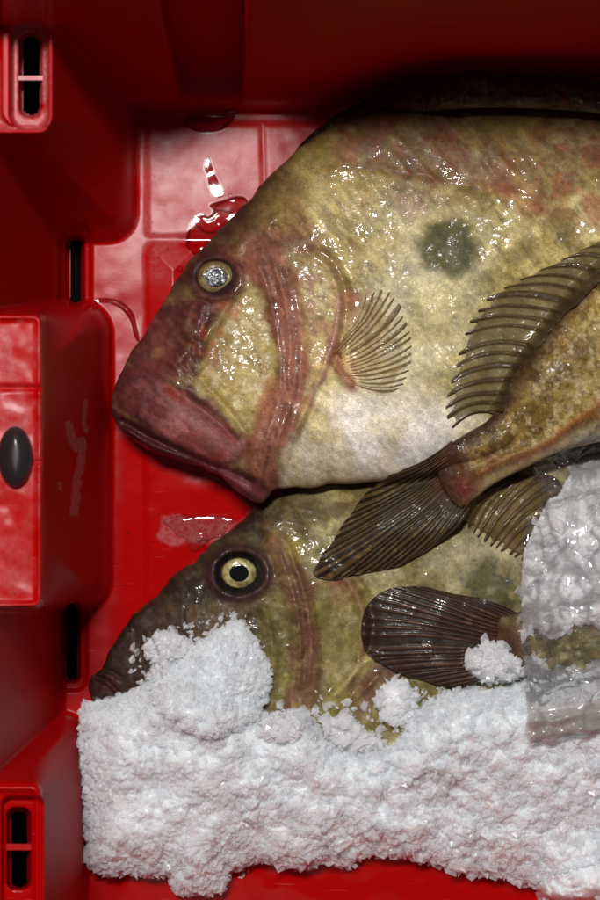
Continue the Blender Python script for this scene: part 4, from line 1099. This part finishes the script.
def film_sheet(name, outline, mat, zoff, amp, sp=1.3, extra=None):
    O = cr(outline, True, 5)
    xs = np.arange(O[:, 0].min() - 2, O[:, 0].max() + 2, sp); ys = np.arange(O[:, 1].min() - 2, O[:, 1].max() + 2, sp)
    X, Y = np.meshgrid(xs, ys); d = sdf(X, Y, O); ins = d > 0.2
    q = ins[:-1, :-1] | ins[1:, :-1] | ins[:-1, 1:] | ins[1:, 1:]
    u = np.zeros(X.shape, bool); u[:-1, :-1] |= q; u[1:, :-1] |= q; u[:-1, 1:] |= q; u[1:, 1:] |= q
    bd = u & ~ins
    _, bx, by = seg_dist(X[bd], Y[bd], O, True, True); X[bd] = bx; Y[bd] = by; d = np.where(bd, 0, np.maximum(d, 0))
    z = bag_z(X, Y) + zoff + amp * crinkle(X, Y) * sstep(-6, 10, d) + 3 * sstep(0, 12, d)
    if extra: z = z + extra(X, Y, d)
    if name == 'film':
        for pts, (cx_, cy_), (gx, gy) in (([(566, 512), (584, 522), (603, 540), (590, 552), (604, 584), (588, 570), (572, 552), (564, 536)], (576, 542), (.19, .23)),
                                        ([(596, 590), (612, 600), (640, 640), (620, 650), (600, 625)], (600, 615), (.2, .26)), ([(548, 478), (560, 484), (566, 500), (552, 494)], (556, 489), (.17, .19)), ([(538, 560), (545, 556), (553, 590), (546, 596)], (545, 576), (.16, .22)), ([(574, 462), (582, 470), (578, 500), (571, 490)], (576, 480), (.18, .2)), ([(560, 600), (588, 606), (590, 614), (566, 610)], (575, 607), (.17, .24)), ([(540, 684), (575, 676), (578, 682), (545, 692)], (558, 684), (.17, .27))):
            m = sstep(-2, 2, sdf(X, Y, np.array(pts, float)))
            z0 = hm_get(cx_, cy_, Um) + zoff + 7
            z = z * (1 - m) + m * (z0 + gx * (X - cx_) + gy * (Y - cy_) + 1.2 * (fbm(X, Y, 14, 2, 9) - .5))
        for ln in ([(534, 468), (546, 500), (556, 532), (574, 556), (604, 592)], [(566, 456), (590, 500), (596, 520)], [(548, 500), (600, 486)], [(524, 560), (548, 580), (556, 610)], [(590, 420), (598, 470), (594, 500)], [(560, 560), (545, 620), (552, 660)], [(600, 520), (640, 560)], [(524, 610), (548, 606)], [(572, 470), (574, 500), (572, 520)], [(536, 470), (556, 478)], [(556, 462), (575, 470)], [(560, 640), (600, 636)], [(600, 560), (585, 640), (606, 690)], [(530, 668), (548, 692)], [(536, 700), (560, 680), (600, 668)]):
            dd, _ = seg_dist(X, Y, cr(ln)); z = z + 5.5 * np.exp(-(dd / 1.9) ** 2)
    zz_ = z
    for _ in range(2):
        pz = np.pad(zz_, 1, mode='edge'); zz_ = (pz[:-2, 1:-1] + pz[2:, 1:-1] + pz[1:-1, :-2] + pz[1:-1, 2:] + 4 * zz_) / 8
    z = zz_
    idx = -np.ones(X.shape, int); idx[u] = np.arange(u.sum())
    a, b, c, e = idx[:-1, :-1][q], idx[:-1, 1:][q], idx[1:, 1:][q], idx[1:, :-1][q]
    return mk(name, world(X[u], Y[u], z[u]), np.stack([a, e, c, b], 1), mat, bag)
film_sheet('film', BAG, M_FILM, 14, 1.0)
film_sheet('hem', [(530, 703), (545, 707), (566, 703), (600, 700), (640, 702), (700, 700), (700, 722), (640, 727), (604, 727), (586, 734), (566, 733), (552, 741), (538, 739), (530, 742), (525, 730), (529, 716)], M_SEAM, 21, .8,
           extra=lambda X, Y, d: 3 * np.sin(Y / 2.6 + X * .06))

# ------------------------------------------------------------------ water: puddles and beads
U0 = blur(HM0, 1)
def puddle(outline, T, w, label, cat='puddle', zoff=.3, curls=()):
    o = blob('water_puddle', outline, w, T, lambda X, Y: hm_get(X, Y, U0) + zoff, M_WATER, None, sp=.8, under=0.0, register=False,
             detail=lambda X, Y, d: .4 * (fbm(X, Y, 20, 2, 301) - .5) + sum(ridge(X, Y, c, a, w_) for c, a, w_ in curls))
    tag(o, label, cat); return o
puddle(PUDDLES[0], 5, 6, 'small puddle of water at the foot of the upper crate wall', curls=[([(194, 122), (206, 123), (220, 120), (233, 113)], 5, 3.2)])
puddle(PUDDLES[1], 3.4, 5, 'narrow drip of reddish water on the pale crate floor')
puddle(PUDDLES[2], 6, 3, 'largest puddle, beside the forehead of the upper fish', curls=[([(194, 221), (200, 223), (206, 228), (214, 227), (220, 223), (221, 217)], 3.2, 2.8), ([(214, 206), (223, 206), (232, 209)], 3.2, 2.6)])
puddle(PUDDLES[3], 5, 8, 'water pooled around the upper corner of the middle block')
puddle(PUDDLES[4], 1.4, 8, 'thin puddle on the crate floor above the snout of the lower fish', curls=[([(196, 541), (203, 537), (210, 540), (216, 536)], 2, 2)])

def beads():
    rg = np.random.default_rng(77)
    spots = [(180, 269, 3.2), (181, 237, 2.2), (159, 257, 1.6), (168, 250, 1.2), (208, 158, 2.2), (230, 196, 2.4), (122, 301, 1.8), (119, 299, 1.3), (62, 246, 1.6), (128, 532, 2.0), (131, 538, 1.2),
             (150, 548, 1.6), (153, 541, 1.2), (205, 548, 2.2), (176, 550, 1.4), (73, 676, 2.2), (73, 665, 2.0), (190, 262, 2), (152, 222, 1.3)]
    for _ in range(46):
        spots.append((rg.uniform(140, 250), rg.uniform(130, 260), rg.uniform(.5, 1.1)))
    return spots
def bead_mesh(name, spots, mat, hmap, label, kind='stuff', cat='water drops', parent=None):
    V = []; F = []; T3 = []
    n = 12; m = 5; off = 0
    for (x, y, r) in spots:
        zb = float(hm_get(x, y, hmap)) - .3
        c = world(np.array(float(x)), np.array(float(y)), zb)
        for j in range(m):
            a = j / m * math.pi / 2
            for i in range(n):
                t = i / n * 2 * math.pi
                V.append((c[0] + r * math.cos(a) * math.cos(t) * S, c[1] + r * math.cos(a) * math.sin(t) * S, c[2] + r * .75 * math.sin(a) * S))
        V.append((c[0], c[1], c[2] + r * .75 * S))
        for j in range(m - 1):
            for i in range(n):
                F.append((off + j * n + i, off + j * n + (i + 1) % n, off + (j + 1) * n + (i + 1) % n, off + (j + 1) * n + i))
        for i in range(n): T3.append((off + (m - 1) * n + i, off + (m - 1) * n + (i + 1) % n, off + m * n))
        off += m * n + 1
    o = mk(name, np.array(V), [np.array(F), np.array(T3)], mat, parent)
    if parent is None: tag(o, label, cat, kind=kind)
    else: o['kind'] = 'stuff'
    return o
bead_mesh('water_drops', beads(), M_WATER, U0, 'fine water drops spattered over the red crate floor')
rg = np.random.default_rng(5)
bag_beads = [(549, 614, 5), (541, 594, 3), (552, 590, 2), (547, 669, 3.2), (560, 660, 2.4), (570, 683, 2), (533, 664, 3), (530, 697, 2.2), (541, 700, 2), (535, 563, 3.5), (530, 552, 2.5), (555, 637, 2.8), (538, 632, 2)] + [(rg.uniform(524, 600), rg.uniform(480, 700), rg.uniform(.8, 1.8)) for _ in range(60)]
bead_mesh('droplets', bag_beads, M_WATER, blur(HM, 2) + 19, '', parent=bag)

for o_, p_ in ((fish2, (400, 620, 10)), (fish1, (420, 300, 10)), (fish4, (640, 650, 60)), (fish3, (640, 380, 90)), (bag, (620, 580, 90))):
    set_origin(o_, *p_)

# ------------------------------------------------------------------ the counter under the crate
V = np.array([(-1.5, -1.5, -.021), (1.5, -1.5, -.021), (1.5, 1.5, -.021), (-1.5, 1.5, -.021)])
tag(mk('ground', V, np.array([(0, 1, 2, 3)]), M_TABLE), 'dark surface under the crate', kind='structure')

# ------------------------------------------------------------------ camera and light
cam = bpy.data.cameras.new('camera'); co = bpy.data.objects.new('camera', cam); COL.objects.link(co)
co.location = (0, 0, H * S)
cam.sensor_fit = 'VERTICAL'; cam.angle = 2 * math.atan(450 / H); cam.clip_start = .01; cam.clip_end = 50
cam.dof.use_dof = True; cam.dof.focus_distance = (H - 85) * S; cam.dof.aperture_fstop = 8.0
SC.camera = co

w = bpy.data.worlds.new('World'); SC.world = w; w.use_nodes = True
bg = w.node_tree.nodes['Background']; bg.inputs[0].default_value = (1, .96, .95, 1); bg.inputs[1].default_value = .06

def area(name, loc, target, sx, sy, power, color):
    l = bpy.data.lights.new(name, 'AREA'); l.shape = 'RECTANGLE'; l.size = sx; l.size_y = sy; l.energy = power; l.color = color
    o = bpy.data.objects.new(name, l); COL.objects.link(o); o.location = loc
    import mathutils
    d = mathutils.Vector(target) - mathutils.Vector(loc); o.rotation_euler = d.to_track_quat('-Z', 'Y').to_euler()
    return o
area('market_lamp', (-.125, .318, 1.12), (0, 0, 0), .26, .06, 11.8, (1, .97, .95))

SC.view_settings.view_transform = 'Standard'; SC.view_settings.look = 'None'; SC.view_settings.gamma = 1; SC.view_settings.exposure = 0
SC.cycles.max_bounces = 8; SC.cycles.transparent_max_bounces = 24
SC.cycles.caustics_reflective = False; SC.cycles.caustics_refractive = False
SC.cycles.sample_clamp_indirect = 4
SC.cycles.use_denoising = True
